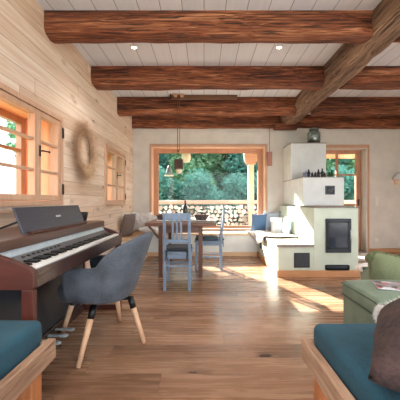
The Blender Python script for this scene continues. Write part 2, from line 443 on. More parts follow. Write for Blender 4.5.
def wall_with_holes(axis, c0, c1, a0, a1, z0, z1, holes):
    mb = MB(); cuts = sorted(holes)
    def bx(u0, u1, v0, v1):
        if axis == 'x': mb.box(c0, c1, u0, u1, v0, v1)
        else: mb.box(u0, u1, c0, c1, v0, v1)
    p = a0
    for h in cuts:
        if h[0] > p: bx(p, h[0], z0, z1)
        if h[2] > z0: bx(h[0], h[1], z0, h[2])
        if h[3] < z1: bx(h[0], h[1], h[3], z1)
        p = h[1]
    if p < a1: bx(p, a1, z0, z1)
    return mb
W1 = (2.02, 3.12, 1.05, 1.95); W2 = (4.47, 5.59, 1.0, 1.95)
BW = (-1.10, 1.28, 0.47, 2.213); BD = (2.37, 3.42, 0.02, 2.19)
struct(wall_with_holes('x', WL - 0.12, WL, WF, WB, 0, CZ, [W1, W2, (-1.6, 0.6, 0.9, 2.2)]).build('wall_left', 'pine'), 'pale knotty pine board wall on the left', 'wall')
struct(wall_with_holes('y', WB, WB + 0.28, WL - 0.12, WR, 0, CZ, [BW, BD]).build('wall_back', 'plaster'), 'beige plaster wall around the big window', 'wall')
struct(wall_with_holes('x', WR, WR + 0.25, WF, WB, 0, CZ, [(-2.4, 1.8, 0.2, 2.4)]).build('wall_right', 'plaster'), 'beige plaster wall on the right', 'wall')  # opening out of view, added and sized for fill light
struct(wall_with_holes('y', WF - 0.25, WF, WL - 0.12, WR, 0, CZ, [(-1.2, 4.0, 0.1, 2.6)]).build('wall_front', 'plaster'), 'beige plaster wall behind the viewer with an added opening for fill light', 'wall')  # unglazed opening added out of view so sky light fills the room

# skirting
struct(MB().box(3.47, WR, WB - 0.018, WB, 0, 0.085, 0.004).build('baseboard_back', 'skirt'), 'oak skirting board right of the garden door', 'baseboard')
struct(MB().box(WL, WL + 0.015, WF, 4.99, 0, 0.08, 0.004).build('baseboard_left', 'skirt_y'), 'oak skirting board under the pine wall', 'baseboard')

# beams
def hewn(x0, x1, y0, y1, z0, z1, axis, seed, wane=0.03, amp=0.012, nl=70):
    mb = MB()
    L0, L1 = (x0, x1) if axis == 'x' else (y0, y1)
    c0, c1 = (y0, y1) if axis == 'x' else (x0, x1)
    w = wane
    prof = [(c0, z1), (c0, z0 + 2.2 * w), (c0 + 0.25 * w, z0 + 1.0 * w), (c0 + w, z0 + 0.2 * w), (c0 + 2.0 * w, z0), ((c0 + c1) / 2, z0 - 0.004),
            (c1 - 2.0 * w, z0), (c1 - w, z0 + 0.2 * w), (c1 - 0.25 * w, z0 + w), (c1, z0 + 2.2 * w), (c1, z1)]
    pr = []
    for (a, b), (c, d) in zip(prof, prof[1:]):
        k = 5 if abs(d - b) > 0.08 or abs(c - a) > 0.08 else 1
        for i in range(k): pr.append((a + (c - a) * i / k, b + (d - b) * i / k))
    pr.append(prof[-1])
    n = len(pr)
    def fn(u, v):
        i = min(n - 1, int(round(v * (n - 1)))); a, b = pr[i]; l = L0 + (L1 - L0) * u
        q = Vector((l * 2.2, a * 9 + seed * 7, b * 9))
        cm = (c0 + c1) / 2; zm = (z0 + z1) / 2
        d = amp * noise.noise(q) + amp * 0.6 * noise.noise(q * 2.7 + Vector((0, 3, 5)))
        d2 = wane * 0.5 * noise.noise(Vector((l * 0.9, seed * 3.1, 0.5)))
        dirv = Vector((a - cm, b - zm)); dirv = dirv.normalized() if dirv.length else dirv
        if b > z1 - 0.01: d = 0; d2 = 0
        a2 = a + dirv.x * (d + d2 * 0.3); b2 = b + dirv.y * (d + d2 * 0.5)
        return (l, a2, b2) if axis == 'x' else (a2, l, b2)
    mb.grid(fn, nl, n - 1)
    # end caps
    for u in (0, 1):
        mb.poly([fn(u, i / (n - 1)) for i in (range(n) if u else range(n - 1, -1, -1))])
    return mb
LBX0, LBX1, LBZ = 1.575, 1.90, 2.63
beams = [(2.795, 3.02, 2.655), (3.955, 4.22, 2.63), (5.14, 5.33, 2.58), (6.19, WB, 2.59)]
BLAB = ['nearest reddish hewn ceiling beam', 'second reddish hewn ceiling beam from the front', 'third hewn ceiling beam from the front, behind the lamp bar',
        'farthest dark hewn beam against the back wall']
tn = 1
for i, (a, b, z) in enumerate(beams):
    for j, (xa, xb, sd) in enumerate(((WL, LBX0 + 0.012, 'left'), (LBX1 - 0.012, WR, 'right'))):
        o = hewn(xa, xb, a, b, z, CZ, 'x', i * 2 + j + 1).build('trim_%d' % tn, 'beam_x'); tn += 1
        struct(o, BLAB[i] + (', part left of the long beam' if j == 0 else ', part right of the long beam'), 'beam')
o = hewn(LBX0, LBX1, 0.9, 6.24, LBZ, CZ, 'y', 23, 0.045, 0.022, 110).build('trim_%d' % tn, 'beam_y'); tn += 1
struct(o, 'weathered grey brown long beam running away to the back wall', 'beam')
o = hewn(1.43, 1.88, 6.02, 6.185, 2.53, LBZ + 0.01, 'x', 31, 0.03, 0.01, 12).build('trim_%d' % tn, 'beam_x'); tn += 1
struct(o, 'short wooden corbel block under the far end of the long beam', 'corbel')

# ------------------------------------------------------------------ left windows
def left_window(nm, W, ym, label, near_mid=None):
    y0, y1, z0, z1 = W
    t = thing(nm, label, 'window', (WL, (y0 + y1) / 2, z0), None, 'structure')
    f = 0.045
    mb = MB()
    mb.box(WL - 0.10, WL + 0.03, y0, y1, z0, z0 + f, 0.004).box(WL - 0.10, WL + 0.03, y0, y1, z1 - f, z1, 0.004)
    mb.box(WL - 0.10, WL + 0.03, y0, y0 + f, z0 + f, z1 - f, 0.004).box(WL - 0.10, WL + 0.03, y1 - f, y1, z0 + f, z1 - f, 0.004)
    mb.build('window_frame', 'frame_z', t)
    s = 0.05
    for a, b in ((y0 + f + 0.003, ym - 0.002), (ym + 0.002, y1 - f - 0.003)):
        zb, zt = z0 + f + 0.003, z1 - f - 0.003
        mb = MB()
        xa, xb = WL - 0.045, WL + 0.02
        mb.box(xa, xb, a, a + s, zb, zt, 0.006).box(xa, xb, b - s, b, zb, zt, 0.006)
        mb.box(xa, xb, a + s, b - s, zb, zb + s, 0.006).box(xa, xb, a + s, b - s, zt - s, zt, 0.006)
        for k in (1, 2):
            zz = zb + (zt - zb) * k / 3
            mb.box(xa + 0.015, xb - 0.01, a + s, b - s, zz - 0.013, zz + 0.013, 0.004)
        sh = mb.build('casement', 'frame_z', t)
        MB().box(WL - 0.02, WL - 0.014, a + s - 0.005, b - s + 0.005, zb + s - 0.005, zt - s + 0.005).build('pane', 'glass', sh)
    # handle on the meeting stile
    zc = (z0 + z1) / 2 + 0.04
    mb = MB().box(WL + 0.02, WL + 0.027, ym + 0.012, ym + 0.038, zc - 0.05, zc + 0.05, 0.003)
    mb.tube((WL + 0.025, ym + 0.025, zc), (WL + 0.055, ym + 0.025, zc), 0.008)
    mb.tube((WL + 0.052, ym + 0.02, zc), (WL + 0.052, ym + 0.12, zc + 0.004), 0.008, 0.006)
    mb.ball((WL + 0.052, ym + 0.125, zc + 0.004), 0.011)
    mb.build('handle', 'black', t, label='black window handle')
    for zz in (z0 + 0.16, z1 - 0.16):
        MB().box(WL + 0.028, WL + 0.036, y1 - 0.03, y1 + 0.004, zz - 0.05, zz + 0.05, 0.002).tube((WL + 0.036, y1 - 0.028, zz - 0.055), (WL + 0.036, y1 - 0.028, zz + 0.055), 0.007).build('hinge', 'black', t, label='black hinge')
    # deep orange timber reveal beyond the casements
    xo = WL - 0.42
    mb = MB().box(xo, WL - 0.121, y1 - 0.01, y1 + 0.03, z0 - 0.06, z1 + 0.05).box(xo, WL - 0.121, y0 - 0.03, y0 + 0.01, z0 - 0.06, z1 + 0.05)
    mb.build('reveal_side', 'orange', t)
    MB().box(xo, WL - 0.121, y0 + 0.01, y1 - 0.01, z1 - 0.01, z1 + 0.03).build('reveal_soffit', 'orange_y', t)
    MB().box(xo, WL - 0.121, y0 + 0.01, y1 - 0.01, z0 - 0.03, z0 + 0.01).build('reveal_sill', 'orange_y', t)
    mb = MB()
    for a, b in ((y0 + 0.01, y0 + 0.08), (ym - 0.04, ym + 0.04), (y1 - 0.08, y1 - 0.01)):
        mb.box(xo, xo + 0.06, a, b, z0 + 0.01, z1 - 0.01, 0.004)
    mb.box(xo + 0.002, xo + 0.058, y0 + 0.08, y1 - 0.08, z0 + 0.01, z0 + 0.07).box(xo + 0.002, xo + 0.058, y0 + 0.08, y1 - 0.08, z1 - 0.08, z1 - 0.01)
    zm = (z0 + z1) / 2 + 0.1
    mb.box(xo + 0.01, xo + 0.05, y0 + 0.08, y1 - 0.08, zm - 0.015, zm + 0.015)
    mb.build('outer_frame', 'sash', t)
    return t
left_window('window_1', W1, 2.66, 'near pale pine casement window above the piano')
left_window('window_2', W2, 5.05, 'far pale pine casement window right of the wreath')
# sill board below near window
struct(MB().box(WL, WL + 0.02, 1.7, 3.16, 1.0, 1.022, 0.003).build('trim_%d' % tn, 'frame_z'), 'thin pine ledge under the near window', 'trim'); tn += 1

# ------------------------------------------------------------------ big window
x0, x1, z0, z1 = BW
t = thing('window_3', 'large picture window above the bench looking onto the garden', 'window', (0.09, WB, z0), None, 'structure')
mb = MB().box(x0 - 0.04, x0, WB - 0.02, WB + 0.0, z0, z1 + 0.062, 0.003).box(x1, x1 + 0.05, WB - 0.02, WB, z0, z1 + 0.062, 0.003)
mb.build('casing', 'larch_z', t)
MB().box(x0, x1, WB - 0.019, WB, z1, z1 + 0.062, 0.003).build('head_casing', 'larch_x', t)
mb = MB().box(x0 - 0.001, x0 + 0.015, WB - 0.018, WB + 0.26, z0, z1).box(x1 - 0.015, x1 + 0.001, WB - 0.018, WB + 0.26, z0, z1).box(x0 + 0.015, x1 - 0.015, WB - 0.018, WB + 0.26, z1 - 0.015, z1 + 0.001)
mb.build('reveal', 'reveal', t)
MB().box(x0 + 0.015, x1 - 0.015, WB - 0.01, WB + 0.26, z0, z0 + 0.03, 0.004).build('window_sill', 'benchtop', t)
fa, fb = WB + 0.17, WB + 0.25
gx0, gx1, gz0, gz1 = -0.985, 1.165, 0.545, 2.115
mb = MB().box(x0 + 0.015, gx0, fa, fb, z0 + 0.03, z1 - 0.015, 0.006).box(gx1, x1 - 0.015, fa, fb, z0 + 0.03, z1 - 0.015, 0.006)
mb.box(gx0, gx1, fa, fb, gz1, z1 - 0.015, 0.006).box(gx0, gx1, fa, fb, z0 + 0.03, gz0, 0.006)
fr = mb.build('sash_frame', 'sash', t)
MB().box(gx0 - 0.005, gx1 + 0.005, fa + 0.035, fa + 0.042, gz0 - 0.005, gz1 + 0.005).build('pane', 'glass', fr)

# ------------------------------------------------------------------ garden door
x0, x1, z0, z1 = BD
t = thing('door_1', 'glazed larch garden door behind the stove', 'door', ((x0 + x1) / 2, WB, 0), None, 'structure')
MB().box(x1, x1 + 0.045, WB - 0.02, WB, 0, z1 + 0.07, 0.003).box(x0 - 0.045, x0, WB - 0.02, WB, 0, z1 + 0.07, 0.003).build('casing', 'larch_z', t)
MB().box(x0, x1, WB - 0.019, WB, z1, z1 + 0.07, 0.003).build('head_casing', 'larch_x', t)
MB().box(x0 - 0.001, x0 + 0.014, WB - 0.018, WB + 0.28, 0, z1).box(x1 - 0.014, x1 + 0.001, WB - 0.018, WB + 0.28, 0, z1).box(x0 + 0.014, x1 - 0.014, WB - 0.018, WB + 0.28, z1 - 0.014, z1 + 0.001).build('reveal', 'plaster', t)
MB().box(x0 + 0.014, x1 - 0.014, WB - 0.02, WB + 0.28, 0.0, 0.03, 0.004).build('threshold', 'slab', t)
fa, fb = WB + 0.2, WB + 0.26
L, Rr, zt = x0 + 0.014, x1 - 0.014, z1 - 0.014
mb = MB().box(L, L + 0.11, fa, fb, 0.03, zt, 0.005).box(Rr - 0.11, Rr, fa, fb, 0.03, zt, 0.005).box(2.865, 2.915, fa, fb, 0.03, zt, 0.005)
for a, b in ((L + 0.11, 2.865), (2.915, Rr - 0.11)):
    mb.box(a, b, fa, fb, zt - 0.075, zt, 0.004).box(a, b, fa, fb, 0.03, 0.36, 0.004)
    mb.box(a, b, fa + 0.01, fb - 0.01, 1.63, 1.665, 0.004).box(a, b, fa + 0.01, fb - 0.01, 0.98, 1.015, 0.004)
lf = mb.build('door_leaf', 'sash', t)
for a, b in ((L + 0.105, 2.87), (2.91, Rr - 0.105)):
    MB().box(a, b, fa + 0.028, fa + 0.034, 0.355, zt - 0.07).build('pane', 'glass', lf)
MB().box(Rr - 0.075, Rr - 0.045, fa - 0.008, fa, 0.98, 1.12, 0.003).tube((Rr - 0.06, fa, 1.08), (Rr - 0.06, fa - 0.05, 1.08), 0.008).tube((Rr - 0.06, fa - 0.045, 1.08), (Rr - 0.17, fa - 0.045, 1.08), 0.008).build('door_handle', 'black', t)

# ------------------------------------------------------------------ masonry stove
t = thing('masonry_stove', 'pale plastered masonry stove with low heated bench wing', 'stove', (1.6, 5.0, 0))
SY = 4.29
MB().box(1.057, 1.57, SY, WB - 0.001, 0.07, 0.425, 0.008).build('bench_wing', 'stovefront', t)
MB().box(1.04, 1.57, SY - 0.02, WB - 0.001, 0.425, 0.465, 0.006).build('bench_slab', 'slab', t, label='grey stone seat slab')
MB().box(1.57, 2.21, SY, WB - 0.001, 0.07, 0.985, 0.008).build('firebox_body', 'stovefront', t)
MB().box(1.60, 2.225, SY - 0.012, 5.0, 0.985, 1.003, 0.004).build('top_slab', 'slab', t)
MB().box(1.66, 2.35, 5.03, WB - 0.001, 1.005, 1.478, 0.008).build('middle_block', 'stove', t)
MB().box(1.661, 2.36, 5.025, WB - 0.001, 1.478, 1.49, 0.003).build('middle_slab', 'slab', t)
MB().box(1.66, 2.33, 5.72, WB - 0.001, 1.49, 2.18, 0.008).build('upper_block', 'stove', t)
MB().box(1.661, 2.34, 5.715, WB - 0.001, 2.18, 2.195, 0.003).build('upper_slab', 'slab', t)
MB().box(1.04, 2.225, SY - 0.018, SY + 0.0, 0, 0.095, 0.004).box(1.04, 1.057, SY, 5.85, 0, 0.095, 0.004).build('plinth', 'skirt', t, label='oak plinth board')
d = MB().box(1.735, 2.095, SY - 0.03, SY + 0.0, 0.35, 0.835, 0.006)
d = d.build('fire_door', 'iron', t, label='black iron fire door with glass')
MB().box(1.775, 2.04, SY - 0.036, SY - 0.029, 0.42, 0.78, 0.003).build('door_glass', 'soot', d)
mb = MB().box(1.755, 2.06, SY - 0.042, SY - 0.028, 0.775, 0.795).box(1.755, 2.06, SY - 0.042, SY - 0.028, 0.405, 0.425).box(1.755, 1.775, SY - 0.042, SY - 0.028, 0.405, 0.795).box(2.04, 2.06, SY - 0.042, SY - 0.028, 0.405, 0.795)
mb.build('door_rim', 'black', d)
MB().tube((2.075, SY - 0.06, 0.52), (2.075, SY - 0.06, 0.68), 0.008).tube((2.075, SY - 0.06, 0.55), (2.075, SY - 0.025, 0.55), 0.006).tube((2.075, SY - 0.06, 0.65), (2.075, SY - 0.025, 0.65), 0.006).build('door_handle', 'silver', d)
g = MB().box(1.285, 1.51, SY - 0.012, SY, 0.135, 0.345, 0.003).build('vent_grille', 'iron', t)
mb = MB()
for i in range(14):
    zz = 0.155 + i * 0.0132; mb.box(1.3, 1.495, SY - 0.018, SY - 0.01, zz, zz + 0.006)
mb.build('louvre', 'grate', g)
mb = MB().box(1.73, 2.075, SY - 0.012, SY + 0.0, 0.1, 0.175, 0.02, 4)
s_ = mb.build('ash_slot', 'black', t)
MB().box(1.76, 2.045, SY - 0.016, SY - 0.01, 0.12, 0.155, 0.008, 3).build('slot_grille', 'iron', s_)
p = MB().box(2.03, 2.19, 5.015, 5.031, 1.19, 1.34, 0.004).build('relief_plaque', 'grate', t, label='grey relief plaque')
mb = MB().box(2.045, 2.175, 5.008, 5.016, 1.205, 1.325, 0.002)
mb.build('plaque_field', 'black', p)
mb = MB().ball((2.115, 5.006, 1.262), 0.03, 1.3, 0.25, 0.6).ball((2.15, 5.006, 1.29), 0.016, 1.3, 0.35, 1.1).bar((2.135, 5.005, 1.27), (2.152, 5.005, 1.295), 0.016, 0.008)
for xx in (2.09, 2.1, 2.128, 2.14): mb.bar((xx, 5.005, 1.255), (xx - 0.004, 5.005, 1.22), 0.006, 0.006, (0, 1, 0))
mb.bar((2.08, 5.005, 1.27), (2.062, 5.005, 1.25), 0.008, 0.006, (0, 1, 0))
mb.build('animal_relief', 'grate', p)
MB().box(1.05, 1.057, 5.55, 5.65, 0.2, 0.34, 0.002).build('side_vent', 'iron', t)

# figures on middle slab
def figure(kind, x, y, h, mat, label):
    z = 1.49
    if kind == 'tree':
        tt = thing('figurine', label, 'figurine', (x, y, z), 'figures along the stove ledge')
        MB().lathe([(0.0, h), (0.012, h * 0.8), (0.02, h * 0.78), (0.014, h * 0.62), (0.032, h * 0.55), (0.022, h * 0.4), (0.042, h * 0.28), (0.03, h * 0.16), (0.0, h * 0.16)], (x, y, z)).build('crown', mat, tt)
        MB().tube((x, y, z), (x, y, z + h * 0.18), 0.008).tube((x, y, z), (x, y, z + 0.01), 0.022).build('stem', 'figdark', tt)
        return
    tt = thing('figurine', label, 'figurine', (x, y, z), 'figures along the stove ledge')
    MB().lathe([(0.0, 0.0), (0.026, 0.0), (0.027, 0.01), (0.02, h * 0.4), (0.021, h * 0.62), (0.014, h * 0.74), (0.008, h * 0.78), (0.0, h * 0.78)], (x, y, z), 14).build('body', mat, tt)
    MB().ball((x, y, z + h * 0.86), h * 0.1, 1, 1, 1.25, 12, 8).build('head', mat, tt)
    if kind == 'arms':
        
        for q in (-1, 1): MB().tube((x + q * 0.02, y, z + h * 0.62), (x + q * 0.03, y - 0.01, z + h * 0.35), 0.007, 0.005, 8).build('arm', mat, tt)
FG = [(1.70, 0.09, 'figgrey', 'p', 'pale grey figurine at the left end of the stove ledge'),
      (1.745, 0.115, 'figgrey', 'arms', 'grey figurine second from left on the stove ledge'),
      (1.79, 0.135, 'figdark', 'arms', 'tall dark figurine third from left on the stove ledge'),
      (1.84, 0.09, 'figdark', 'p', 'short dark figurine in the left half of the stove ledge'),
      (1.905, 0.10, 'figdark', 'p', 'dark figurine standing alone mid ledge left of the tall pair'),
      (1.955, 0.14, 'figdark', 'arms', 'left figurine of the tall dark pair on the stove ledge'),
      (2.01, 0.15, 'figdark', 'arms', 'tallest dark figurine on the stove ledge'),
      (2.065, 0.085, 'figdark', 'p', 'small dark figurine beside the tallest one'),
      (2.13, 0.10, 'figgreen', 'tree', 'small dark green tree figure beside the door glass'),
      (2.175, 0.14, 'figgreen', 'tree', 'taller green tree figure at the right end of the ledge')]
for x, h, m_, k, l in FG: figure(k, x, 5.12 + 0.02 * math.sin(x * 40), h, m_, l)

# jar on top
t = thing('glass_jar', 'large glass jar with dark filling on top of the stove', 'jar', (2.16, 5.9, 2.195))
MB().lathe([(0.0, 0.0), (0.11, 0.0), (0.122, 0.015), (0.125, 0.2), (0.11, 0.245), (0.085, 0.262), (0.085, 0.285), (0.079, 0.285), (0.079, 0.26), (0.104, 0.24), (0.119, 0.195), (0.116, 0.018), (0.0, 0.008)], (2.16, 5.9, 2.195), 28).build('jar_body', 'jarglass', t)
MB().lathe([(0.0, 0.01), (0.11, 0.012), (0.112, 0.05), (0.08, 0.09), (0.03, 0.13), (0.0, 0.13)], (2.16, 5.9, 2.195), 18).build('filling', 'moss', t)
MB().lathe([(0.0, 0.32), (0.06, 0.318), (0.095, 0.30), (0.095, 0.283), (0.0, 0.283)], (2.16, 5.9, 2.195), 24).build('lid', 'tin', t)
MB().tube((2.16, 5.9, 2.51), (2.16, 5.9, 2.535), 0.012).build('lid_knob', 'tin', t)

# ------------------------------------------------------------------ window bench
t = thing('corner_bench', 'built-in corner bench with pale wooden seat under the picture window', 'bench', (0, 6.0, 0))
BFY = 5.86
MB().box(WL + 0.001, 1.055, BFY + 0.03, WB - 0.001, 0.08, 0.41, 0.004).box(WL + 0.001, -1.10, 5.0, BFY + 0.03, 0.08, 0.41, 0.004).build('bench_base', 'stove', t)
MB().box(WL + 0.001, 1.055, BFY, WB - 0.001, 0.41, 0.45, 0.006).box(WL + 0.001, -1.07, 4.98, BFY, 0.41, 0.449, 0.006).build('bench_seat', 'benchtop', t)
MB().box(-1.10, 1.04, BFY + 0.012, BFY + 0.03, 0, 0.08, 0.003).box(-1.10, -1.085, 5.0, BFY + 0.012, 0, 0.08, 0.003).box(WL + 0.02, -1.1, 5.0, 5.02, 0, 0.08).build('plinth', 'benchtop', t)

def cush(name_label, mat, c, w, h, th, ex, ey, cat='cushion', piping=None):
    o = MB().cushion(w, h, th, frame_mtx((0, 0, 0), ex, ey)).build('cushion', mat)
    o.location = c
    return tag(o, name_label, cat, 'cushions on the corner bench')
cush('brown grey cushion leaning on the pine wall at bench corner', 'cush_brown', (-1.37, 5.42, 0.65), 0.42, 0.42, 0.13, (0.25, 0.97, 0), (0.22, 0, 1))
cush('cream printed cushion in the left corner of the bench', 'cush_print', (-1.26, 6.12, 0.655), 0.42, 0.42, 0.14, (1, 0.1, 0), (0, -0.28, 1))
cush('cream printed cushion beside the window edge on the bench', 'cush_print', (-0.99, 6.03, 0.63), 0.36, 0.38, 0.13, (1, -0.15, 0), (0, -0.4, 1))
cush('white cushion lying flat at the bench edge left of the table', 'cush_white', (-1.02, 5.72, 0.52), 0.36, 0.40, 0.13, (1, -0.2, 0), (0.1, -0.96, 0.2))
cush('mid blue cushion under the window edge', 'cush_blue', (1.10, 6.02, 0.645), 0.34, 0.36, 0.16, (0.96, 0.28, 0), (-0.06, -0.22, 1))
cush('large pale grey cushion in the corner beside the stove', 'cush_grey', (1.385, 6.15, 0.67), 0.36, 0.40, 0.12, (1, 0.03, 0), (0, -0.2, 1))
cush('bright white cushion in front of the pale grey one', 'cush_white', (1.39, 5.74, 0.615), 0.22, 0.30, 0.10, (0.95, -0.2, 0), (0.05, 0.2, 1))
cush('ice blue cushion leaning on the stove side', 'cush_ice', (1.49, 5.40, 0.63), 0.30, 0.33, 0.10, (-0.12, 1, 0), (0.17, 0.0, 1))

# throw blanket on the bench corner
def throwfn(u, v):
    x = 0.80 + 0.74 * u + 0.05 * math.sin(v * 7); y = 4.95 + 0.80 * v + 0.16 * (1 - u) + 0.04 * math.sin(u * 9)
    zz = 0.472 if x > 1.0 else 0.462
    zz += 0.012 * noise.noise(Vector((x * 7, y * 7, 0))) + 0.010
    if x < 1.035 and y < BFY:                       # hangs over the inner edge
        dd = 1.035 - x; x = 1.028 - 0.02 * math.sin(y * 25) * min(1, dd * 6) - 0.012; zz = 0.482 - dd * 0.7
    return (x, y, max(zz, 0.10))
o = MB().grid(throwfn, 40, 40).build('throw_blanket', 'throw')
o.modifiers.new('thick', 'SOLIDIFY').thickness = 0.014; o.modifiers['thick'].offset = 1
tag(o, 'cream fleece throw draped over the bench corner below the cushions', 'blanket')

# ------------------------------------------------------------------ dining table
TZ = 0.78
t = thing('dining_table', 'brown wooden dining table in front of the picture window', 'table', (-0.325, 4.85, 0))
MB().box(-0.82, 0.17, 4.15, 5.6, TZ - 0.042, TZ, 0.006).build('tabletop', 'tablewood', t)
for x in (-0.617, -0.05):
    for y in (4.27, 5.45):
        MB().box(x - 0.028, x + 0.028, y - 0.03, y + 0.03, 0, TZ - 0.042, 0.004).build('leg', 'tableleg', t)
for y in (4.27, 5.45):
    MB().box(-0.589, -0.078, y - 0.012, y + 0.012, TZ - 0.15, TZ - 0.042, 0.003).build('apron', 'tablewood', t)
for x in (-0.617, -0.05):
    MB().box(x - 0.012, x + 0.012, 4.3, 5.42, TZ - 0.13, TZ - 0.042, 0.003).build('apron', 'tablewood', t)
for x in (-0.617, ):
    MB().bar((-0.79, 4.27, TZ - 0.045), (-0.645, 4.27, 0.56), 0.03, 0.03, (0, 1, 0), 0.003).build('brace', 'tableleg', t)
tag(MB().box(-0.74, 0.09, 4.62, 5.3, TZ, TZ + 0.006, 0.002).build('table_runner', 'linen'), 'white linen cloth across the dining table', 'tablecloth')
TT = TZ + 0.006
# bottle
bx, by = -0.305, 4.9
t = thing('wine_bottle', 'dark bottle standing in the middle of the dining table', 'bottle', (bx, by, TT))
MB().lathe([(0, 0), (0.036, 0), (0.039, 0.006), (0.039, 0.17), (0.034, 0.2), (0.017, 0.235), (0.014, 0.25), (0.014, 0.30), (0, 0.30)], (bx, by, TT)).build('bottle_body', 'wine', t)
MB().lathe([(0.0155, 0.26), (0.0165, 0.262), (0.0165, 0.305), (0, 0.306)], (bx, by, TT)).build('capsule', 'redbowl', t)
def basket(x, y, rx, ry, h, label):
    tt = thing('bread_basket', label, 'basket', (x, y, TT), 'baskets on the dining table')
    MB().lathe([(0, 0.0), (0.7, 0.0), (0.85, h * 0.4), (1.0, h), (0.94, h), (0.8, h * 0.45), (0.64, 0.012), (0, 0.012)], (x, y, TT), 28, rx, ry).build('basket_body', 'basket', tt)
    mb = MB()
    for i in range(40):
        a0 = 2 * PI * i / 40; a1 = 2 * PI * (i + 1) / 40
        mb.tube((x + rx * math.cos(a0), y + ry * math.sin(a0), TT + h), (x + rx * math.cos(a1), y + ry * math.sin(a1), TT + h), 0.007, seg=6)
    mb.build('rim', 'basket', tt)
    for k, (dx, dy) in enumerate(((-0.4, 0.1), (0.1, -0.2), (0.45, 0.15))):
        tag(MB().ball((x + dx * rx, y + dy * ry, TT + h * 0.62), 0.036, 1.25, 1, 0.75, 14, 9).build('bread_roll', 'cord'),
            'bread roll %s of the %s basket' % (('at the left end', 'in the middle', 'at the right end')[k], 'right' if x > -0.3 else 'left'), 'bread roll', 'rolls in the baskets')
basket(-0.04, 4.72, 0.115, 0.08, 0.075, 'dark wicker basket at the right end of the dining table')
basket(-0.66, 4.78, 0.10, 0.08, 0.07, 'dark wicker basket at the left end of the dining table')
t = tag(MB().lathe([(0, 0), (0.035, 0), (0.04, 0.008), (0.062, 0.05), (0.068, 0.062), (0.062, 0.062), (0.05, 0.03), (0, 0.012)], (-0.32, 4.70, TT)).build('bowl', 'redbowl'), 'small dark red bowl behind the blue chair back', 'bowl')

# ------------------------------------------------------------------ blue chairs (face +Y, back at -Y)
def blue_chair(label):
    t = thing('dining_chair', label, 'chair', (0, 0, 0), 'blue painted dining chairs')
    w = 0.15
    for sx in (-1, 1):
        mb = MB().bar((sx * w, -0.20, 0), (sx * w, -0.19, 0.45), 0.036, 0.036, (0, 1, 0), 0.003)
        mb.bar((sx * w, -0.19, 0.45), (sx * w, -0.245, 0.94), 0.036, 0.036, (0, 1, 0), 0.003, 0.034, 0.026)
        mb.build('leg', 'bluepaint', t)
        MB().bar((sx * w, 0.20, 0), (sx * w, 0.19, 0.44), 0.034, 0.034, (0, 1, 0), 0.003).build('leg', 'bluepaint', t)
    MB().box(-0.185, 0.185, -0.17, 0.225, 0.44, 0.462, 0.006).build('seat', 'bluepaint', t)
    MB().box(-0.132, 0.132, -0.2, -0.178, 0.385, 0.44, 0.003).build('apron', 'bluepaint', t)
    MB().box(-0.132, 0.132, 0.185, 0.205, 0.385, 0.44, 0.003).build('apron', 'bluepaint', t)
    for sx in (-1, 1):
        MB().box(sx * w - 0.01, sx * w + 0.01, -0.172, 0.175, 0.385, 0.44, 0.003).build('apron', 'bluepaint', t)
        MB().bar((sx * w, -0.18, 0.20), (sx * w, 0.18, 0.20), 0.018, 0.026, (0, 0, 1), 0.003).build('stretcher', 'bluepaint', t)
    MB().bar((-0.132, -0.196, 0.30), (0.132, -0.196, 0.30), 0.018, 0.026, (0, 0, 1), 0.003).build('stretcher', 'bluepaint', t)
    MB().bar((-0.132, 0.195, 0.26), (0.132, 0.195, 0.26), 0.018, 0.026, (0, 0, 1), 0.003).build('stretcher', 'bluepaint', t)
    def by(z): return -0.19 - 0.055 * (z - 0.45) / 0.49
    MB().bar((-0.132, by(0.9), 0.9), (0.132, by(0.9), 0.9), 0.024, 0.085, (0, 0, 1), 0.004).build('top_rail', 'bluepaint', t)
    MB().bar((-0.132, by(0.6), 0.6), (0.132, by(0.6), 0.6), 0.022, 0.045, (0, 0, 1), 0.003).build('lower_rail', 'bluepaint', t)
    for x in (-0.05, 0.0, 0.05):
        MB().bar((x, by(0.62), 0.62), (x, by(0.86), 0.86), 0.024, 0.014, (0, 1, 0), 0.002).build('back_slat', 'bluepaint', t)
    return t
C1 = blue_chair('pale blue wooden chair with its slatted back to the viewer')
C2 = dup(C1, (0.075, 4.86, 0), PI / 2, 'pale blue wooden chair seen side-on at the right of the table')
C1.location = (-0.327, 3.84, 0)
def seat_pad(loc, rz, mat, label):
    t = thing('seat_cushion', label, 'cushion', (0, 0, 0))
    MB().box(-0.17, 0.17, -0.15, 0.21, 0.464, 0.51, 0.02, 4).build('pad', mat, t)
    for sx in (-1, 1):
        mb = MB()
        mb.tube((sx * 0.125, -0.145, 0.48), (sx * 0.125, -0.225, 0.482), 0.006, 0.005, 8)
        mb.tube((sx * 0.125, -0.225, 0.482), (sx * 0.14, -0.235, 0.36), 0.006, 0.004, 8)
        mb.tube((sx * 0.125, -0.225, 0.482), (sx * 0.115, -0.235, 0.38), 0.006, 0.004, 8)
        mb.ball((sx * 0.125, -0.23, 0.48), 0.016)
        mb.build('tie', mat, t)
    t.location = loc; t.rotation_euler = (0, 0, rz)
seat_pad((-0.327, 3.84, 0), 0, 'darkpad', 'charcoal tie-on pad on the blue chair facing away')
seat_pad((0.075, 4.86, 0), PI / 2, 'greenpad', 'dark teal pad on the side-on blue chair')

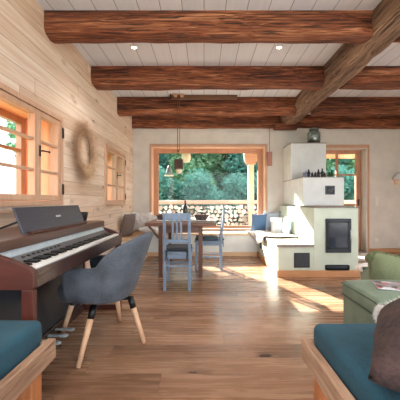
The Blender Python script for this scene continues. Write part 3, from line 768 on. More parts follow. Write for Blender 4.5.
# ------------------------------------------------------------------ pendant lamp
t = thing('pendant_lamp', 'rustic dark wood pendant lamp on twin cords over the table', 'lamp', (-0.42, 5.05, CZ))
MB().box(-0.55, 0.56, 5.03, 5.09, 2.795, 2.866, 0.006).build('ceiling_bar', 'bar', t)
for x in (-0.475, -0.37):
    MB().tube((x, 5.018, 2.85), (x, 4.985, 2.85), 0.035, seg=18).tube((x, 5.03, 2.85), (x, 4.97, 2.85), 0.01).build('pulley', 'beech', t)
MB().box(-0.57, -0.545, 5.0, 5.09, 2.80, 2.866, 0.004).build('end_cap', 'black', t)
MB().tube((-0.44, 5.0, 2.85), (-0.44, 5.0, 1.90), 0.006, seg=8).tube((-0.405, 5.0, 2.85), (-0.405, 5.0, 1.92), 0.005, seg=8).build('cord', 'cord', t)
MB().tube((-0.425, 5.0, 1.92), (-0.475, 5.0, 1.77), 0.004, seg=6).tube((-0.425, 5.0, 1.92), (-0.365, 5.0, 1.77), 0.004, seg=6).tube((-0.425, 5.0, 1.905), (-0.425, 5.0, 1.935), 0.012).build('hanger', 'cord', t)
MB().box(-0.49, -0.352, 4.94, 5.06, 1.615, 1.775, 0.008).build('wood_block', 'pendantwood', t)
MB().lathe([(0, 0.09), (0.045, 0.088), (0.05, 0.05), (0.042, 0.02), (0, 0.0)], (-0.42, 5.0, 1.53), 18).build('bulb', 'bulb', t)

# ceiling spots
def spot(x, y, label):
    t = thing('ceiling_spotlight', label, 'spotlight', (x, y, CZ), 'recessed ceiling spotlights')
    MB().lathe([(0.028, -0.001), (0.04, -0.001), (0.043, -0.006), (0.03, -0.010), (0.028, -0.001)], (x, y, CZ), 24).build('trim_ring', 'plastic', t)
    MB().lathe([(0.0, -0.004), (0.028, -0.004), (0.028, -0.001), (0, -0.001)], (x, y, CZ), 20).build('lens', 'spot', t)
    l = bpy.data.lights.new('spot_lamp', 'SPOT'); l.energy = SPOT_E; l.spot_size = R(130); l.spot_blend = 0.8; l.shadow_soft_size = 0.04; l.color = (1.0, 0.95, 0.9)
    lo = bpy.data.objects.new('spot_lamp', l); COL.objects.link(lo); lo.parent = t; lo.location = (0, 0, -0.02)
SPOT_E = 20
spot(-0.808, 3.465, 'lit recessed ceiling spotlight on the left, between the first two beams')
spot(0.866, 3.465, 'lit recessed ceiling spotlight on the right, between the first two beams')
for x in (-0.8, 0.87, 2.9):  # unseen spots added as fill to brighten the room
    spot(x, 1.2, 'added unseen fill spotlight in the ceiling above the daybeds'); spot(x, -1.2, 'added unseen fill spotlight in the ceiling behind the viewer')
spot(2.9, 3.465, 'added unseen fill spotlight in the ceiling above the armchair')  # also added for fill, outside the view

# hanging pink wood block near the window
t = thing('hanging_wood_block', 'pinkish wooden block hanging on a cord right of the window', 'ornament', (1.345, 6.16, 2.59))
MB().tube((1.345, 6.16, 2.6), (1.345, 6.16, 2.08), 0.004, seg=6).build('cord', 'cord', t)
MB().box(1.30, 1.395, 6.13, 6.19, 1.80, 2.09, 0.006).build('block', 'pinkwood', t)

# switches
t = thing('light_switch', 'double white light switch beside the garden door', 'switch', (3.62, WB, 1.07))
MB().box(3.585, 3.655, WB - 0.01, WB, 0.98, 1.16, 0.003).build('plate', 'plastic', t)
for z in (1.03, 1.11): MB().box(3.595, 3.645, WB - 0.015, WB - 0.009, z - 0.03, z + 0.03, 0.002).build('rocker', 'plastic', t)
t = thing('wall_socket', 'white wall socket low beside the garden door', 'socket', (3.62, WB, 0.26))
MB().box(3.585, 3.655, WB - 0.01, WB, 0.225, 0.295, 0.003).build('plate', 'plastic', t)
MB().tube((3.62, WB - 0.012, 0.26), (3.62, WB - 0.006, 0.26), 0.02).build('outlet_face', 'plastic', t)
# switch above the right cushions
t = thing('wall_lamp', 'white wall lamp at the right edge of the back wall', 'lamp', (4.02, WB, 1.6))
MB().box(3.99, 4.06, WB - 0.02, WB, 1.42, 1.62, 0.004).build('back_plate', 'beech', t)
MB().tube((4.02, WB - 0.02, 1.58), (4.02, WB - 0.13, 1.60), 0.012).build('arm', 'plastic', t)
MB().lathe([(0.045, 0.12), (0.15, 0.0), (0.145, -0.004), (0.04, 0.115)], (4.02, WB - 0.16, 1.53), 24).build('shade', 'linen', t)

# ------------------------------------------------------------------ wreath
wc = Vector((WL + 0.014, 3.68, 1.70))
t = thing('pampas_wreath', 'fluffy dried pampas wreath on the pine wall', 'wreath', wc)
mb = MB(); N = 48
for i in range(N):
    a0 = 2 * PI * i / N; a1 = 2 * PI * (i + 1) / N
    mb.tube(wc + Vector((0, 0.20 * math.cos(a0), 0.25 * math.sin(a0))), wc + Vector((0, 0.20 * math.cos(a1), 0.25 * math.sin(a1))), 0.007, seg=7)
mb.tube((WL + 0.0007, wc.y, wc.z + 0.265), (WL + 0.05, wc.y, wc.z + 0.268), 0.004)
mb.build('twig_ring', 'twig', t)
vs, fs = [], []
rg = random.Random(4)
for i in range(3600):
    a = rg.uniform(0, 2 * PI); rr = Vector((0, math.cos(a), math.sin(a)))
    tang = Vector((0, -math.sin(a), math.cos(a)))
    p = wc + Vector((rg.uniform(0.0, 0.05), rr.y * rg.uniform(0.15, 0.31), rr.z * rg.uniform(0.18, 0.34)))
    d = (rr * rg.uniform(-0.5, 1.0) + tang * rg.uniform(0.1, 0.9) + Vector((rg.uniform(-0.05, 0.3), 0, 0))).normalized()
    l = rg.uniform(0.08, 0.24); wd = rg.uniform(0.0006, 0.0012)
    sd = d.cross(Vector((1, 0.2, 0.1))).normalized() * wd
    q = p + d * l * 0.5; e = p + d * l + Vector((0, 0, -0.02))
    b0 = len(vs); vs += [p - sd, p + sd, q + sd, q - sd, e]
    fs += [(b0, b0 + 1, b0 + 2, b0 + 3), (b0 + 3, b0 + 2, b0 + 4)]
vs = [Vector((max(v.x, WL + 0.001), v.y, v.z)) - wc for v in vs]
me = bpy.data.meshes.new('plumes'); me.from_pydata(vs, [], fs); me.materials.append(M['pampas'])
o = bpy.data.objects.new('plumes', me); COL.objects.link(o); o.parent = t

# ------------------------------------------------------------------ piano
PF, PY0, PY1 = -0.83, 1.46, 3.04
t = thing('digital_piano', 'dark rosewood digital piano along the pine wall under the window', 'piano', (-1.15, (PY0 + PY1) / 2, 0))
cheek = [(-1.45, 0.66), (-0.838, 0.66), (-0.83, 0.67), (-0.83, 0.735), (-0.836, 0.755), (-0.86, 0.772), (-0.92, 0.797), (-0.985, 0.82), (-1.03, 0.835), (-1.45, 0.84)]
for ya, yb in ((PY0, PY0 + 0.035), (PY1 - 0.035, PY1)):
    MB().prism(cheek, 'y', ya, yb, 0.003).build('end_cheek', 'mahog_x', t)
    MB().box(-0.89, -0.832, ya, yb, 0.0, 0.66, 0.003).build('front_leg', 'mahog_z', t)
    MB().box(-1.40, -1.20, ya + 0.001, yb - 0.001, 0.0, 0.66, 0.003).build('rear_upright', 'mahog_z', t)
    MB().box(-1.20, -0.832, ya + 0.001, yb - 0.001, 0.0, 0.05, 0.003).build('foot_rail', 'mahog_x', t)
ia, ib = PY0 + 0.035, PY1 - 0.035
MB().box(-1.45, -0.845, ia, ib, 0.665, 0.735, 0.003).build('key_bed', 'darkwood_y', t)
MB().box(-0.862, -0.832, ia, ib, 0.662, 0.752, 0.005).build('key_slip', 'darkwood_y', t)
MB().prism([(-1.452, 0.845), (-1.02, 0.84), (-1.018, 0.835), (-1.01, 0.838), (-1.012, 0.885), (-1.02, 0.892), (-1.452, 0.895)], 'y', PY0 - 0.004, PY1 + 0.004, 0.002).build('top_board', 'topwood_y', t)
MB().prism([(-1.06, 0.74), (-1.06, 0.835), (-1.02, 0.835), (-0.998, 0.806), (-0.998, 0.74)], 'y', ia, ib).build('sliding_key_lid', 'silver', t, label='silver grey sliding key lid edge')
MB().prism([(-1.0, 0.74), (-1.0, 0.803), (-0.958, 0.776), (-0.958, 0.74)], 'y', ia, ib).build('control_panel', 'panelgrey', t)
mb = MB()
for i in range(9):
    y = ia + 0.12 + i * 0.05
    MB().box(-0.006, 0.006, y, y + 0.022, -0.001, 0.004, 0.001, 1, mtx=Matrix.Translation((-0.98, 0, 0.791)) @ Matrix.Rotation(R(32), 4, 'Y')).build('button', 'black', t)
nw = 52; kw = (ib - ia - 0.04) / nw; ka = ia + 0.02
wk = None; bk = None
for i in range(nw):
    y = ka + i * kw
    if wk is None:
        wk = MB().box(-0.957, -0.848, 0.0005 + y, y + kw - 0.0012, 0.742, 0.766, 0.0018).build('white_key', 'ivory', t)
        wl = wk.location.copy()
    else:
        c = wk.copy(); COL.objects.link(c); c.location = wl + Vector((0, i * kw, 0))
pat = (1, 0, 1, 1, 0, 1, 1)          # after A,B,C,D,E,F,G
for i in range(nw - 1):
    if not pat[i % 7]: continue
    y = ka + (i + 1) * kw
    if bk is None:
        bk = MB().prism([(-0.957, 0.766), (-0.957, 0.780), (-0.892, 0.778), (-0.884, 0.766)], 'y', y - kw * 0.29, y + kw * 0.29, 0.001).build('black_key', 'ebony', t); b0 = i
    else:
        c = bk.copy(); COL.objects.link(c); c.location = Vector((0, (i - b0) * kw, 0))
MB().box(-1.235, -1.21, ia, ib, 0.09, 0.665, 0.003).build('lower_panel', 'pianopanel', t)
MB().box(-1.26, -1.19, ia, ib, 0.0, 0.09, 0.004).build('pedal_rail', 'darkwood_y', t)
for y in (2.18, 2.295, 2.41):
    MB().box(-1.195, -1.09, y - 0.014, y + 0.014, 0.055, 0.07, 0.006, 3).ball((-1.075, y, 0.062), 0.03, 1.2, 0.95, 0.4).build('pedal', 'silver', t, label='silver pedal')
ms = MB().prism([(-1.075, 0.897), (-1.06, 0.897), (-1.118, 1.055), (-1.133, 1.055)], 'y', 1.765, 2.67, 0.003).build('music_stand', 'musicstand', t, label='dark tilted music stand')
MB().box(-1.06, -1.03, 1.80, 2.64, 0.896, 0.908, 0.003).build('stand_ledge', 'mahog_x', ms)
MB().bar((-1.11, 1.80, 0.97), (-1.3, 1.80, 0.9), 0.012, 0.012).bar((-1.11, 2.62, 0.97), (-1.3, 2.62, 0.9), 0.012, 0.012).build('strut', 'black', ms)
MB().box(-1.0935, -1.086, 2.205, 2.27, 0.975, 0.988, 0.001, 1, mtx=Matrix.Translation((0.0035, 0, 0))).build('maker_mark', 'pianologo', ms)
b = (-1.20, 2.95, 0.896)
t = tag(MB().lathe([(0, 0), (0.035, 0), (0.045, 0.006), (0.056, 0.06), (0.058, 0.085), (0.053, 0.085), (0.048, 0.05), (0.035, 0.014), (0, 0.012)], b).build('bowl', 'black'), 'small black bowl on the far end of the piano', 'bowl')

# ------------------------------------------------------------------ grey tub chair
cx, cy = -0.79, 2.36
t = thing('tub_chair', 'grey upholstered tub chair with beech legs at the piano', 'chair', (cx, cy, 0))
def shell(u, v):
    s = -1 + 2 * u                                  # along: near arm -> back -> far arm
    arc = 0.52; b = 0.262
    if abs(s) < arc:
        th = s / arc * (PI / 2); ct = max(0.0, math.cos(th)); bx_, by_ = 0.07 + 0.145 * ct ** 0.85, math.copysign(b * abs(math.sin(th)) ** 0.85, th)
        back = ct ** 0.42
        px, py = bx_, by_
        fw = 0.0
    else:
        k = (abs(s) - arc) / (1 - arc); back = 0.0; ct = 0.0
        px, py = 0.07 - 0.255 * k, math.copysign(b - 0.02 * k * k, s); fw = k
    top = 0.625 + 0.225 * back ** 1.0 - 0.008 * fw
    if fw > 0.9: top -= 0.05 * ((fw - 0.9) / 0.1) ** 2
    bot = 0.372 + 0.02 * fw
    z = bot + (top - bot) * v
    lean = v ** 1.1
    px2 = px + 0.155 * (ct if fw == 0 else 0) * lean - 0.02 * (1 - back) * lean
    py2 = py * (1 + 0.05 * math.sin(v * PI))
    if v < 0.25:
        k2 = 1 - 0.06 * (1 - v / 0.25) ** 2; px2 *= k2; py2 *= k2
    return (cx + px2, cy + py2, z)
o = MB().grid(shell, 48, 12).build('shell', 'greyfab', t)
m_ = o.modifiers.new('thick', 'SOLIDIFY'); m_.thickness = 0.05; m_.offset = 0
m_ = o.modifiers.new('soft', 'SUBSURF'); m_.levels = 1; m_.render_levels = 1
def pan(u, v):
    th = 2 * PI * u; c, s2 = math.cos(th), math.sin(th)
    e = 2 / 3.2
    X = (0.215 if c > 0 else 0.315) * math.copysign(abs(c) ** e, c); Y = 0.245 * math.copysign(abs(s2) ** e, s2)
    prof = [(0.0, 0.352), (0.85, 0.352), (0.97, 0.365), (1.0, 0.40), (0.99, 0.45), (0.93, 0.478), (0.6, 0.485), (0.0, 0.488)]
    i = min(len(prof) - 1, int(round(v * (len(prof) - 1)))); r, z = prof[i]
    return (cx + X * max(r, 0.001), cy + Y * max(r, 0.001), z)
o = MB().grid(pan, 40, 7, True).build('seat', 'greyfab', t)
o.modifiers.new('soft', 'SUBSURF').levels = 1
tops = [(-0.785, 2.14), (-0.575, 2.335), (-0.76, 2.58), (-1.03, 2.395)]
feet = [(-0.825, 1.964), (-0.46, 2.31), (-0.763, 2.73), (-1.16, 2.46)]
mb = MB()
for (a, b2) in tops: mb.bar((cx, cy, 0.338), (a, b2, 0.338), 0.04, 0.022)
mb.tube((cx, cy, 0.325), (cx, cy, 0.355), 0.05).build('metal_cross', 'black', t, label='black metal base cross')
for (a, b2), (c2, d2) in zip(tops, feet):
    T = Vector((a, b2, 0.345)); F = Vector((c2, d2, 0.0)); Md = T.lerp(F, 0.21)
    lg = MB().tube(Md, F, 0.0225, 0.0155, 16).build('leg', 'beech', t)
    MB().tube(T, T.lerp(F, 0.23), 0.024, 0.0235, 16).build('leg_socket', 'black', lg, label='black leg socket')

# ------------------------------------------------------------------ daybeds
def daybed(sgn, xin, label, mx0, mtop):
    xo = xin + sgn * 0.77
    t = thing('daybed', label, 'daybed', (xin + sgn * 0.4, 0.5, 0), 'teal daybeds in the foreground')
    ye, yn = 1.438, -0.55
    A = lambda a, b: (min(a, b), max(a, b))
    a, b = A(xin, xin + sgn * 0.04)
    MB().box(a, b, yn, ye, 0.345, 0.44, 0.006).build('side_board', 'bedwood', t)
    a, b = A(xo, xo - sgn * 0.04)
    MB().box(a, b, yn, ye, 0.345, 0.44, 0.006).build('side_board', 'bedwood', t)
    a, b = A(xin + sgn * 0.04, xo - sgn * 0.04)
    MB().box(a, b, ye - 0.045, ye - 0.005, 0.345, 0.435, 0.005).build('end_board', 'bedwood', t)
    MB().box(a, b, yn + 0.005, yn + 0.045, 0.345, 0.435, 0.005).build('end_board', 'bedwood', t)
    MB().box(a + 0.001, b - 0.001, yn + 0.045, ye - 0.045, 0.365, 0.385).build('slat_deck', 'bedleg', t)
    for px in (xin + sgn * 0.041, xo - sgn * 0.041 - sgn * 0.085):
        for py in (ye - 0.135, yn + 0.05):
            a, b = A(px, px + sgn * 0.085)
            MB().box(a, b, py, py + 0.085, 0.0, 0.365, 0.006).build('leg', 'bedleg', t)
    a, b = A(mx0, xo - sgn * 0.05)
    mb = MB().box(a, b, yn + 0.03, ye - 0.002, 0.387, mtop, 0.035, 5, smooth=True)
    m2 = mb.build('mattress', 'teal', t, label='teal velvet mattress')
    return t
daybed(-1, -0.708, 'teal upholstered daybed at the lower left', -0.762, 0.535)
daybed(1, 0.465, 'teal upholstered daybed at the lower right', 0.515, 0.52)

# brown fur pillow (fleece backed), leaning on right daybed
t = thing('fur_pillow', 'brown furry pillow with white fleece back on the right daybed', 'pillow', (0.80, 1.08, 0.52))
PC = (0.80, 1.0, 0.64); PX = (-0.55, -0.83, 0.0); PYV = (0.79, -0.52, 0.30)
mt = frame_mtx(PC, PX, PYV)
o = MB().cushion(0.56, 0.42, 0.26, mt, 22, 0.02).build('pillow_front', 'brownfur', t)
mt2 = frame_mtx(PC, PX, PYV)
rg = random.Random(9)
vs, fs = [], []
for i in range(4200):                                # fleece border tufts
    side = rg.choice('llltb'); k = rg.uniform(-1, 1) if side == 'l' else rg.uniform(-1, -0.55)
    u, v = {'t': (k, 1), 'b': (k, -1), 'l': (-1, k), 'r': (1, k)}[side]
    r2 = rg.uniform(0.84, 1.0); us, vs_ = (u * r2, v) if side == 'l' else (u, v * r2)
    hz = 0.128 * (max(0, 1 - abs(us) ** 2.6) * max(0, 1 - abs(vs_) ** 2.6)) ** 0.5
    p = mt2 @ Vector((0.28 * us * (1 - 0.02 * (1 - vs_ * vs_)), 0.21 * vs_ * (1 - 0.02 * (1 - us * us)), hz))
    d = (mt2.to_3x3() @ Vector((u * rg.uniform(0.1, 1), v * rg.uniform(0.1, 1), rg.uniform(0.0, 1.0)))).normalized()
    sd = Vector((rg.uniform(-1, 1), rg.uniform(-1, 1), rg.uniform(-1, 1))).normalized() * 0.0025
    b0 = len(vs); e = p + d * rg.uniform(0.012, 0.03)
    vs += [p - sd, p + sd, e]; fs.append((b0, b0 + 1, b0 + 2))
L0 = Vector((0.80, 1.08, 0.52))
me = bpy.data.meshes.new('fleece_edge'); me.from_pydata([v - L0 for v in vs], [], fs); me.materials.append(M['whitefur'])
o = bpy.data.objects.new('fleece_edge', me); COL.objects.link(o); o.parent = t; o['label'] = 'white fleece edge'

# ------------------------------------------------------------------ ottoman
ox0, ox1, oy0, oy1 = 1.12, 1.72, 1.93, 2.46
t = thing('ottoman', 'sage green upholstered footstool in front of the armchair', 'ottoman', ((ox0 + ox1) / 2, (oy0 + oy1) / 2, 0))
MB().box(ox0 + 0.012, ox1 - 0.012, oy0 + 0.012, oy1 - 0.012, 0.02, 0.326, 0.015, 3).build('base', 'greenfab', t)
for x in (ox0 + 0.06, ox1 - 0.06):
    for y in (oy0 + 0.06, oy1 - 0.06): MB().tube((x, y, 0), (x, y, 0.025), 0.02).build('foot', 'black', t)
def ocush(u, v):
    return None
mb = MB().box(ox0, ox1, oy0, oy1, 0.33, 0.442, 0.035, 5, smooth=True)
for v in mb.b.verts:
    if v.co.z > 0.44:
        fx = (v.co.x - ox0) / (ox1 - ox0); fy = (v.co.y - oy0) / (oy1 - oy0)
    fxx = max(0, 4 * ((v.co.x - ox0) / (ox1 - ox0)) * (1 - (v.co.x - ox0) / (ox1 - ox0)))
bmesh.ops.subdivide_edges(mb.b, edges=[e for e in mb.b.edges if e.calc_length() > 0.3], cuts=8, use_grid_fill=True)
for v in mb.b.verts:
    a = max(0, 4 * ((v.co.x - ox0) / (ox1 - ox0)) * (1 - (v.co.x - ox0) / (ox1 - ox0))); b2 = max(0, 4 * ((v.co.y - oy0) / (oy1 - oy0)) * (1 - (v.co.y - oy0) / (oy1 - oy0)))
    if v.co.z > 0.43: v.co.z += 0.028 * (a * b2) ** 0.5
mb.build('cushion_top', 'greenfab', t)
mb = MB()
P = [(ox0 + 0.006, oy0 + 0.006), (ox1 - 0.006, oy0 + 0.006), (ox1 - 0.006, oy1 - 0.006), (ox0 + 0.006, oy1 - 0.006)]
for zz in (0.425, 0.34):
    for (a, b2), (c2, d2) in zip(P, P[1:] + P[:1]): mb.tube((a, b2, zz), (c2, d2, zz), 0.005, seg=8)
mb.build('piping', 'piping', t, label='darker green piping')
t = thing('magazine', 'glossy magazine with pink cover picture on the footstool', 'magazine', (1.41, 2.17, 0.47))
mt = Matrix.Translation((1.41, 2.17, 0.4745)) @ Matrix.Rotation(R(-18), 4, 'Z')
MB().box(-0.155, 0.155, -0.10, 0.10, -0.004, 0.003, mtx=mt).build('pages', 'linen', t)
MB().box(-0.157, 0.157, -0.102, 0.102, 0.003, 0.0045, mtx=mt).build('cover', 'magazine', t)

# ------------------------------------------------------------------ armchair (its back towards the viewer)
t = thing('armchair', 'green upholstered armchair with curved back behind the footstool', 'armchair', (1.95, 3.0, 0))
def backfn(u, v):
    # rounded tall back: u around closed section, v along width (x)
    x0_, x1_ = 1.475, 2.42
    k = v
    x = x0_ + (x1_ - x0_) * k
    topz = 0.665 - 0.11 * k + 0.05 * math.sin(PI * k) * -1
    edge = min(1.0, math.sqrt(max(0.0, 1 - (1 - min(k, 1 - k) / 0.12) ** 2)) if min(k, 1 - k) < 0.12 else 1.0)
    th = 2 * PI * u
    c, s2 = math.cos(th), math.sin(th); e = 0.5
    zc = (0.12 + topz) / 2; hz = (topz - 0.12) / 2
    y = 2.66 + 0.085 * (0.35 + 0.65 * edge) * math.copysign(abs(c) ** e, c); z = zc + hz * (0.8 + 0.2 * edge) * math.copysign(abs(s2) ** e, s2)
    y += 0.05 * (z - 0.12) * -1.0
    x += 0.07 * (1 - k) * (0.5 - (z - 0.12) / 0.55)
    return (x, y, z)
mb = MB().grid(backfn, 32, 24, True)
for v in (0, 1): mb.poly([backfn(i / 32, v) for i in range(32)])
mb.build('backrest', 'greenfab2', t)
pts = []
for i in range(25):
    k = i / 24; th_ = 0.25
    p_ = Vector(backfn(0.25, k)); pts.append(p_ + Vector((0, -0.005, -0.022)))
mb = MB()
for a_, b_ in zip(pts, pts[1:]): mb.tube(a_, b_, 0.036, seg=14)
for p_ in pts: mb.ball(p_, 0.036, u=14, v=8)
mb.build('top_roll', 'greenroll', t, label='darker rounded top roll')
def roll(nm, xa, xb, ya, yb, zt, mat):
    MB().box(xa, xb, ya, yb, 0.08, zt, 0.055, 5, smooth=True).build(nm, mat, t)
roll('armrest', 1.575, 1.735, 2.70, 3.06, 0.435, 'greenfab'); roll('armrest', 2.25, 2.41, 2.70, 3.10, 0.43, 'greenfab')
MB().box(1.735, 2.25, 2.70, 3.12, 0.10, 0.38, 0.05, 4, smooth=True).build('seat', 'greenfab2', t)
for x in (1.68, 2.34):
    for y in (2.78, 3.02): MB().tube((x, y, 0), (x, y, 0.13), 0.018, 0.024).build('foot', 'beech', t)
def fleece(u, v):
    a = -1 + 2 * u
    x = 1.655 + 0.088 * math.copysign(min(1, abs(a) * 1.5), a)
    z = 0.442 - max(0, abs(a) - 0.66) * 0.12 - 0.012 * abs(a) - 0.03 * max(0, v - 0.8) * 5 * 0.6
    y = 2.955 + 0.115 * v + 0.01 * math.sin(u * 17)
    n_ = noise.noise(Vector((x * 30, y * 30, z * 30)))
    return (x + 0.006 * n_, y, z + 0.008 * n_ + 0.004)
o = MB().grid(fleece, 30, 30).build('fleece_throw', 'whitefur'); o.modifiers.new('thick', 'SOLIDIFY').thickness = 0.014; o.modifiers['thick'].offset = 1
tag(o, 'small white fleece over the armchair arm', 'fleece')
tag(MB().box(2.45, 3.4, 5.45, 6.2, 0.0, 0.012, 0.004).build('door_mat', 'throw'), 'pale mat on the floor before the garden door', 'mat')

# ------------------------------------------------------------------ outside
struct(MB().box(-40, 40, -30, 60, -0.6, -0.5).build('ground', 'lawn'), 'green lawn outside', 'ground')
struct(MB().box(-6, 14, -16, WF - 0.26, -0.3, -0.1).build('bounce_slab', 'bounce_slab'), 'added pale slab behind the viewer bouncing light onto the ceiling', 'bounce_slab')  # unseen slab added to reflect sky and sun up to the ceiling
struct(MB().box(WR + 0.26, 14, WF - 0.25, 6.2, -0.3, -0.1).build('side_bounce_slab', 'bounce_slab'), 'added pale slab beside the house bouncing light into the room', 'bounce_slab')  # second added reflector, outside the right wall opening
struct(MB().box(-4, 7, WB + 0.281, 8.9, -0.22, -0.08).build('veranda_floor', 'deck'), 'wooden veranda deck outside the window', 'deck')
EZ = 2.62
struct(MB().box(-4, 7, WB + 0.285, 8.35, EZ + 0.1, EZ + 0.14).build('veranda_roof', 'reveal'), 'boarded veranda roof outside', 'roof')
struct(MB().tube((-4, 8.2, EZ + 0.02), (7, 8.2, EZ + 0.02), 0.08, seg=16).build('veranda_plate', 'railwood'), 'round eaves log carrying the veranda roof', 'beam')
def post(x, label):
    t = thing('veranda_post', label, 'post', (x, 8.2, -0.08), 'veranda posts')
    MB().box(x - 0.075, x + 0.075, 8.13, 8.27, -0.08, EZ - 0.05, 0.01).build('shaft', 'reveal', t)
    MB().prism([(x - 0.2, 2.36), (x - 0.17, 2.16), (x - 0.1, 2.06), (x + 0.1, 2.06), (x + 0.17, 2.16), (x + 0.2, 2.36)], 'y', 8.12, 8.28, 0.015).build('bracket', 'larch_x', t)
post(1.28, 'larch veranda post with bracket outside the window, in front of the logs')
post(-3.0, 'larch veranda post far left outside the window')
post(5.0, 'larch veranda post far right outside the window')
tag(MB().tube((-3.4, 8.05, 1.03), (4.9, 8.05, 1.05), 0.058, 0.052, 14).build('handrail_log', 'railwood'), 'peeled log handrail above the stacked firewood outside', 'railing')
# fascia seen through the door
struct(MB().box(2.4, 5.6, 7.55, 7.6, 2.15, 2.32, 0.004).build('veranda_fascia', 'orange_y'), 'orange eaves board above the garden door outside', 'fascia')
# firewood
rg = random.Random(5)
protos = []
def logmesh(k):
    mb = MB(); n = (9, 5, 3, 4)[k]; L = 0.34
    pts = []
    if k == 0: pts = [(math.cos(2 * PI * i / 12) * (1 + 0.06 * math.sin(i * 3)), math.sin(2 * PI * i / 12)) for i in range(12)]
    elif k == 1: pts = [(math.cos(a), math.sin(a)) for a in [PI * i / 7 for i in range(8)]]; pts = [(x, y - 0.4) for x, y in pts]
    else: pts = [(-0.1, -0.95)] + [(1.25 * math.cos(a), 1.25 * math.sin(a) - 0.2) for a in [R(35) + R(110) * i / 6 for i in range(7)]]
    t = bmesh.new()
    A = [t.verts.new((x, 0, y)) for x, y in pts]; B = [t.verts.new((x, L / 0.07, y)) for x, y in pts]; m = len(pts)
    t.faces.new(A).material_index = 0; t.faces.new(B[::-1]).material_index = 0
    for i in range(m): t.faces.new((A[i], B[i], B[(i + 1) % m], A[(i + 1) % m])).material_index = 1
    bmesh.ops.recalc_face_normals(t, faces=t.faces)
    mb._add(t)
    return mb.build('firewood_log', ['logend', 'logbark'])
protos = [logmesh(k) for k in range(3)]
used = [False] * 3
nrow = 9
for r_ in range(nrow):
    x = -1.6 + rg.uniform(0, 0.06)
    while x < 1.9:
        s_ = rg.uniform(0.04, 0.08)
        k = rg.choice((0, 0, 1, 2, 2)); p = protos[k]
        o = p if not used[k] else p.copy()
        if used[k]: COL.objects.link(o)
        used[k] = True
        o.scale = (s_, 0.07, s_ * rg.uniform(0.85, 1.0))
        o.rotation_euler = (0, rg.uniform(0, 2 * PI) if k != 1 else rg.choice((0, PI)) + rg.uniform(-0.7, 0.7), 0)
        o.location = (x + s_, 8.34 + rg.uniform(-0.03, 0.08), -0.01 + r_ * 0.112 + rg.uniform(-0.02, 0.02))
        tag(o, 'split firewood log in the stacked pile outside the window', 'log', 'stacked firewood outside')
        x += s_ * 2 + 0.002

# lantern and bell feeder on the veranda
t = thing('paper_lantern', 'white lantern hanging outside the picture window', 'lantern', (-0.44, 7.4, EZ + 0.1))
MB().lathe([(0, 0), (0.07, 0.01), (0.11, 0.07), (0.115, 0.18), (0.09, 0.28), (0, 0.29)], (-0.44, 7.4, 2.02), 20).build('lantern_body', 'cream', t)
MB().tube((-0.44, 7.4, 2.3), (-0.44, 7.4, EZ + 0.1), 0.004, seg=6).build('cord', 'cord', t)
t = thing('bell_feeder', 'grey bell shaped feeder hanging outside left of the pendant', 'bird feeder', (-0.86, 7.4, EZ + 0.1))
MB().lathe([(0, 0.25), (0.02, 0.24), (0.045, 0.2), (0.07, 0.1), (0.1, 0.02), (0.095, 0.015), (0.06, 0.1), (0, 0.2)], (-0.86, 7.4, 1.70), 20).build('bell', 'tin', t)
MB().lathe([(0, 0), (0.11, 0), (0.115, 0.02), (0, 0.02)], (-0.86, 7.4, 1.69), 20).build('tray', 'cream', t)
MB().tube((-0.86, 7.4, 1.93), (-0.86, 7.4, EZ + 0.1), 0.004, seg=6).build('cord', 'cord', t)

# trees
def leaf_mesh(nm, blobs, n, size, seed, mat):
    rg = random.Random(seed); vs, fs = [], []
    tot = sum(b[3] ** 2 for b in blobs)
    for (bx_, by_, bz_, br) in blobs:
        for i in range(int(n * br * br / tot)):
            d = Vector((rg.gauss(0, 1), rg.gauss(0, 1), rg.gauss(0, 1))).normalized() * br * rg.uniform(0.55, 1.05)
            p = Vector((bx_, by_, bz_)) + Vector((d.x, d.y, d.z * 0.85))
            a = Vector((rg.gauss(0, 1), rg.gauss(0, 1), rg.gauss(0, 0.6))).normalized()
            b = a.cross(Vector((rg.gauss(0, 1), rg.gauss(0, 1), rg.gauss(0, 1)))).normalized()
            s_ = size * rg.uniform(0.6, 1.3); k = len(vs)
            vs += [p - a * s_, p + b * s_ * 0.5, p + a * s_, p - b * s_ * 0.5]; fs.append((k, k + 1, k + 2, k + 3))
    me = bpy.data.meshes.new(nm); me.from_pydata(vs, [], fs); me.materials.append(M[mat]); return me
def tree(loc, h, r, seed, mat, label, group, n=7000, size=0.13, low=0.25, name='garden_tree'):
    rg = random.Random(seed)
    t = thing(name, label, 'tree' if 'tree' in name else 'bush', loc, group)
    bl = []
    for i in range(16):
        z = h * (low + (0.92 - low) * i / 15); f = math.sin(PI * min(1, max(0.12, (z / h - low + 0.15) / (1.2 - low)))) ** 0.7
        a = rg.uniform(0, 2 * PI); rr = r * f * rg.uniform(0.2, 0.65)
        bl.append((rr * math.cos(a), rr * math.sin(a), z, r * rg.uniform(0.36, 0.55)))
    me = leaf_mesh('foliage', bl, n, size, seed, mat)
    o = bpy.data.objects.new('foliage', me); COL.objects.link(o); o.parent = t
    mb = MB().tube((0, 0, 0), (0.1, 0, h * 0.55), 0.035 * h * 0.6, 0.05, 10)
    for i in range(0, 16, 3): mb.tube((0.05, 0, max(h * 0.25, bl[i][2] * 0.7)), bl[i][:3], 0.04, 0.012, 6)
    me2 = MB.build(mb, 'trunk', 'bark', None); me2.parent = t
    return t
GL = 'leafy green garden tree beyond the firewood pile'
base = [tree((0, 16, -0.5), 6.0, 1.9, s, m_, GL, 'garden trees') for s, m_ in ((1, 'leaf'), (2, 'leaf2'), (3, 'leaf'))]
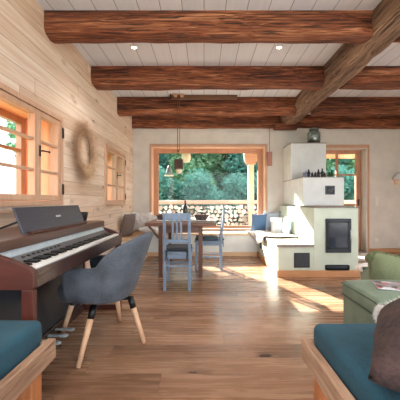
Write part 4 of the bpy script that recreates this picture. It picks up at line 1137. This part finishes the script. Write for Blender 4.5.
spots = [(-4.2, 17, .92), (-2.3, 19, 1.08), (-0.6, 17.2, .98), (1.2, 18.5, 1.06), (2.8, 16.8, .95), (4.4, 18.4, 1.08), (6.2, 17.5, 1.0), (8.2, 18.2, 1.1), (10.2, 18, 1.1), (12.2, 19, 1.15),
         (-6.3, 20, 1.15), (-3.0, 23, 1.35), (0.2, 23.5, 1.4), (3.2, 23, 1.35), (6.6, 23.5, 1.4), (10, 23.5, 1.4), (13.5, 22, 1.3), (-8.5, 18, 1.5)]
for i, (x, y, s_) in enumerate(spots):
    o = base[i] if i < 3 else dup(base[i % 3])
    o.location = (x, y, -0.5); o.rotation_euler = (0, 0, i * 1.9); o.scale = (s_, s_, s_)
BL = 'dense dark green bush in the hedge beyond the firewood pile'
bb = [tree((0, 12, -0.5), 2.5, 1.15, s, 'leaf2', BL, 'hedge bushes', 4200, 0.085, 0.12, 'garden_bush') for s in (7, 8)]
for i in range(13):
    o = bb[i] if i < 2 else dup(bb[i % 2])
    o.location = (-4.6 + i * 1.15, 12.8 + 0.5 * math.sin(i * 2.1), -0.5); o.rotation_euler = (0, 0, i * 1.3); s_ = 1.0 + 0.1 * math.sin(i * 3.7); o.scale = (s_, s_, s_)
# trees left of the house
for i, (x, y, s_) in enumerate(((-9, 6, 1.0), (-10, 2, 1.1), (-9.5, 10, 1.05))):
    o = dup(base[i], (x, y, -0.5), i, 'leafy green tree beside the house, outside the left windows', (s_, s_, s_)); o['group'] = 'trees beside the house'

# ------------------------------------------------------------------ light
w = bpy.data.worlds.new('sky'); S.world = w; w.use_nodes = True
bg = w.node_tree.nodes['Background']; bg.inputs[0].default_value = (0.84, 0.93, 1.0, 1); bg.inputs[1].default_value = 2.4
sun = bpy.data.lights.new('sun', 'SUN'); sun.energy = 21.0; sun.angle = R(0.6); sun.color = (1.0, 0.92, 0.85)
so = bpy.data.objects.new('sun', sun); COL.objects.link(so)
dv = Vector((0.44, -0.9, -0.44 * 1.0)).normalized()
so.rotation_euler = dv.to_track_quat('-Z', 'Y').to_euler(); so.location = (-6, 14, 9)

cam = bpy.data.cameras.new('camera'); cam.sensor_width = 36; cam.lens = 27.0; cam.shift_x = -0.01; cam.shift_y = 0.0; cam.clip_start = 0.05; cam.clip_end = 200
co = bpy.data.objects.new('camera', cam); COL.objects.link(co); co.location = (0, 0, 1.1); co.rotation_euler = (R(90), 0, 0)
S.camera = co
vsx = S.view_settings; vsx.view_transform = 'Standard'; vsx.look = 'None'; vsx.exposure = 1.32; vsx.gamma = 1.0; vsx.use_curve_mapping = False
S.display_settings.display_device = 'sRGB'
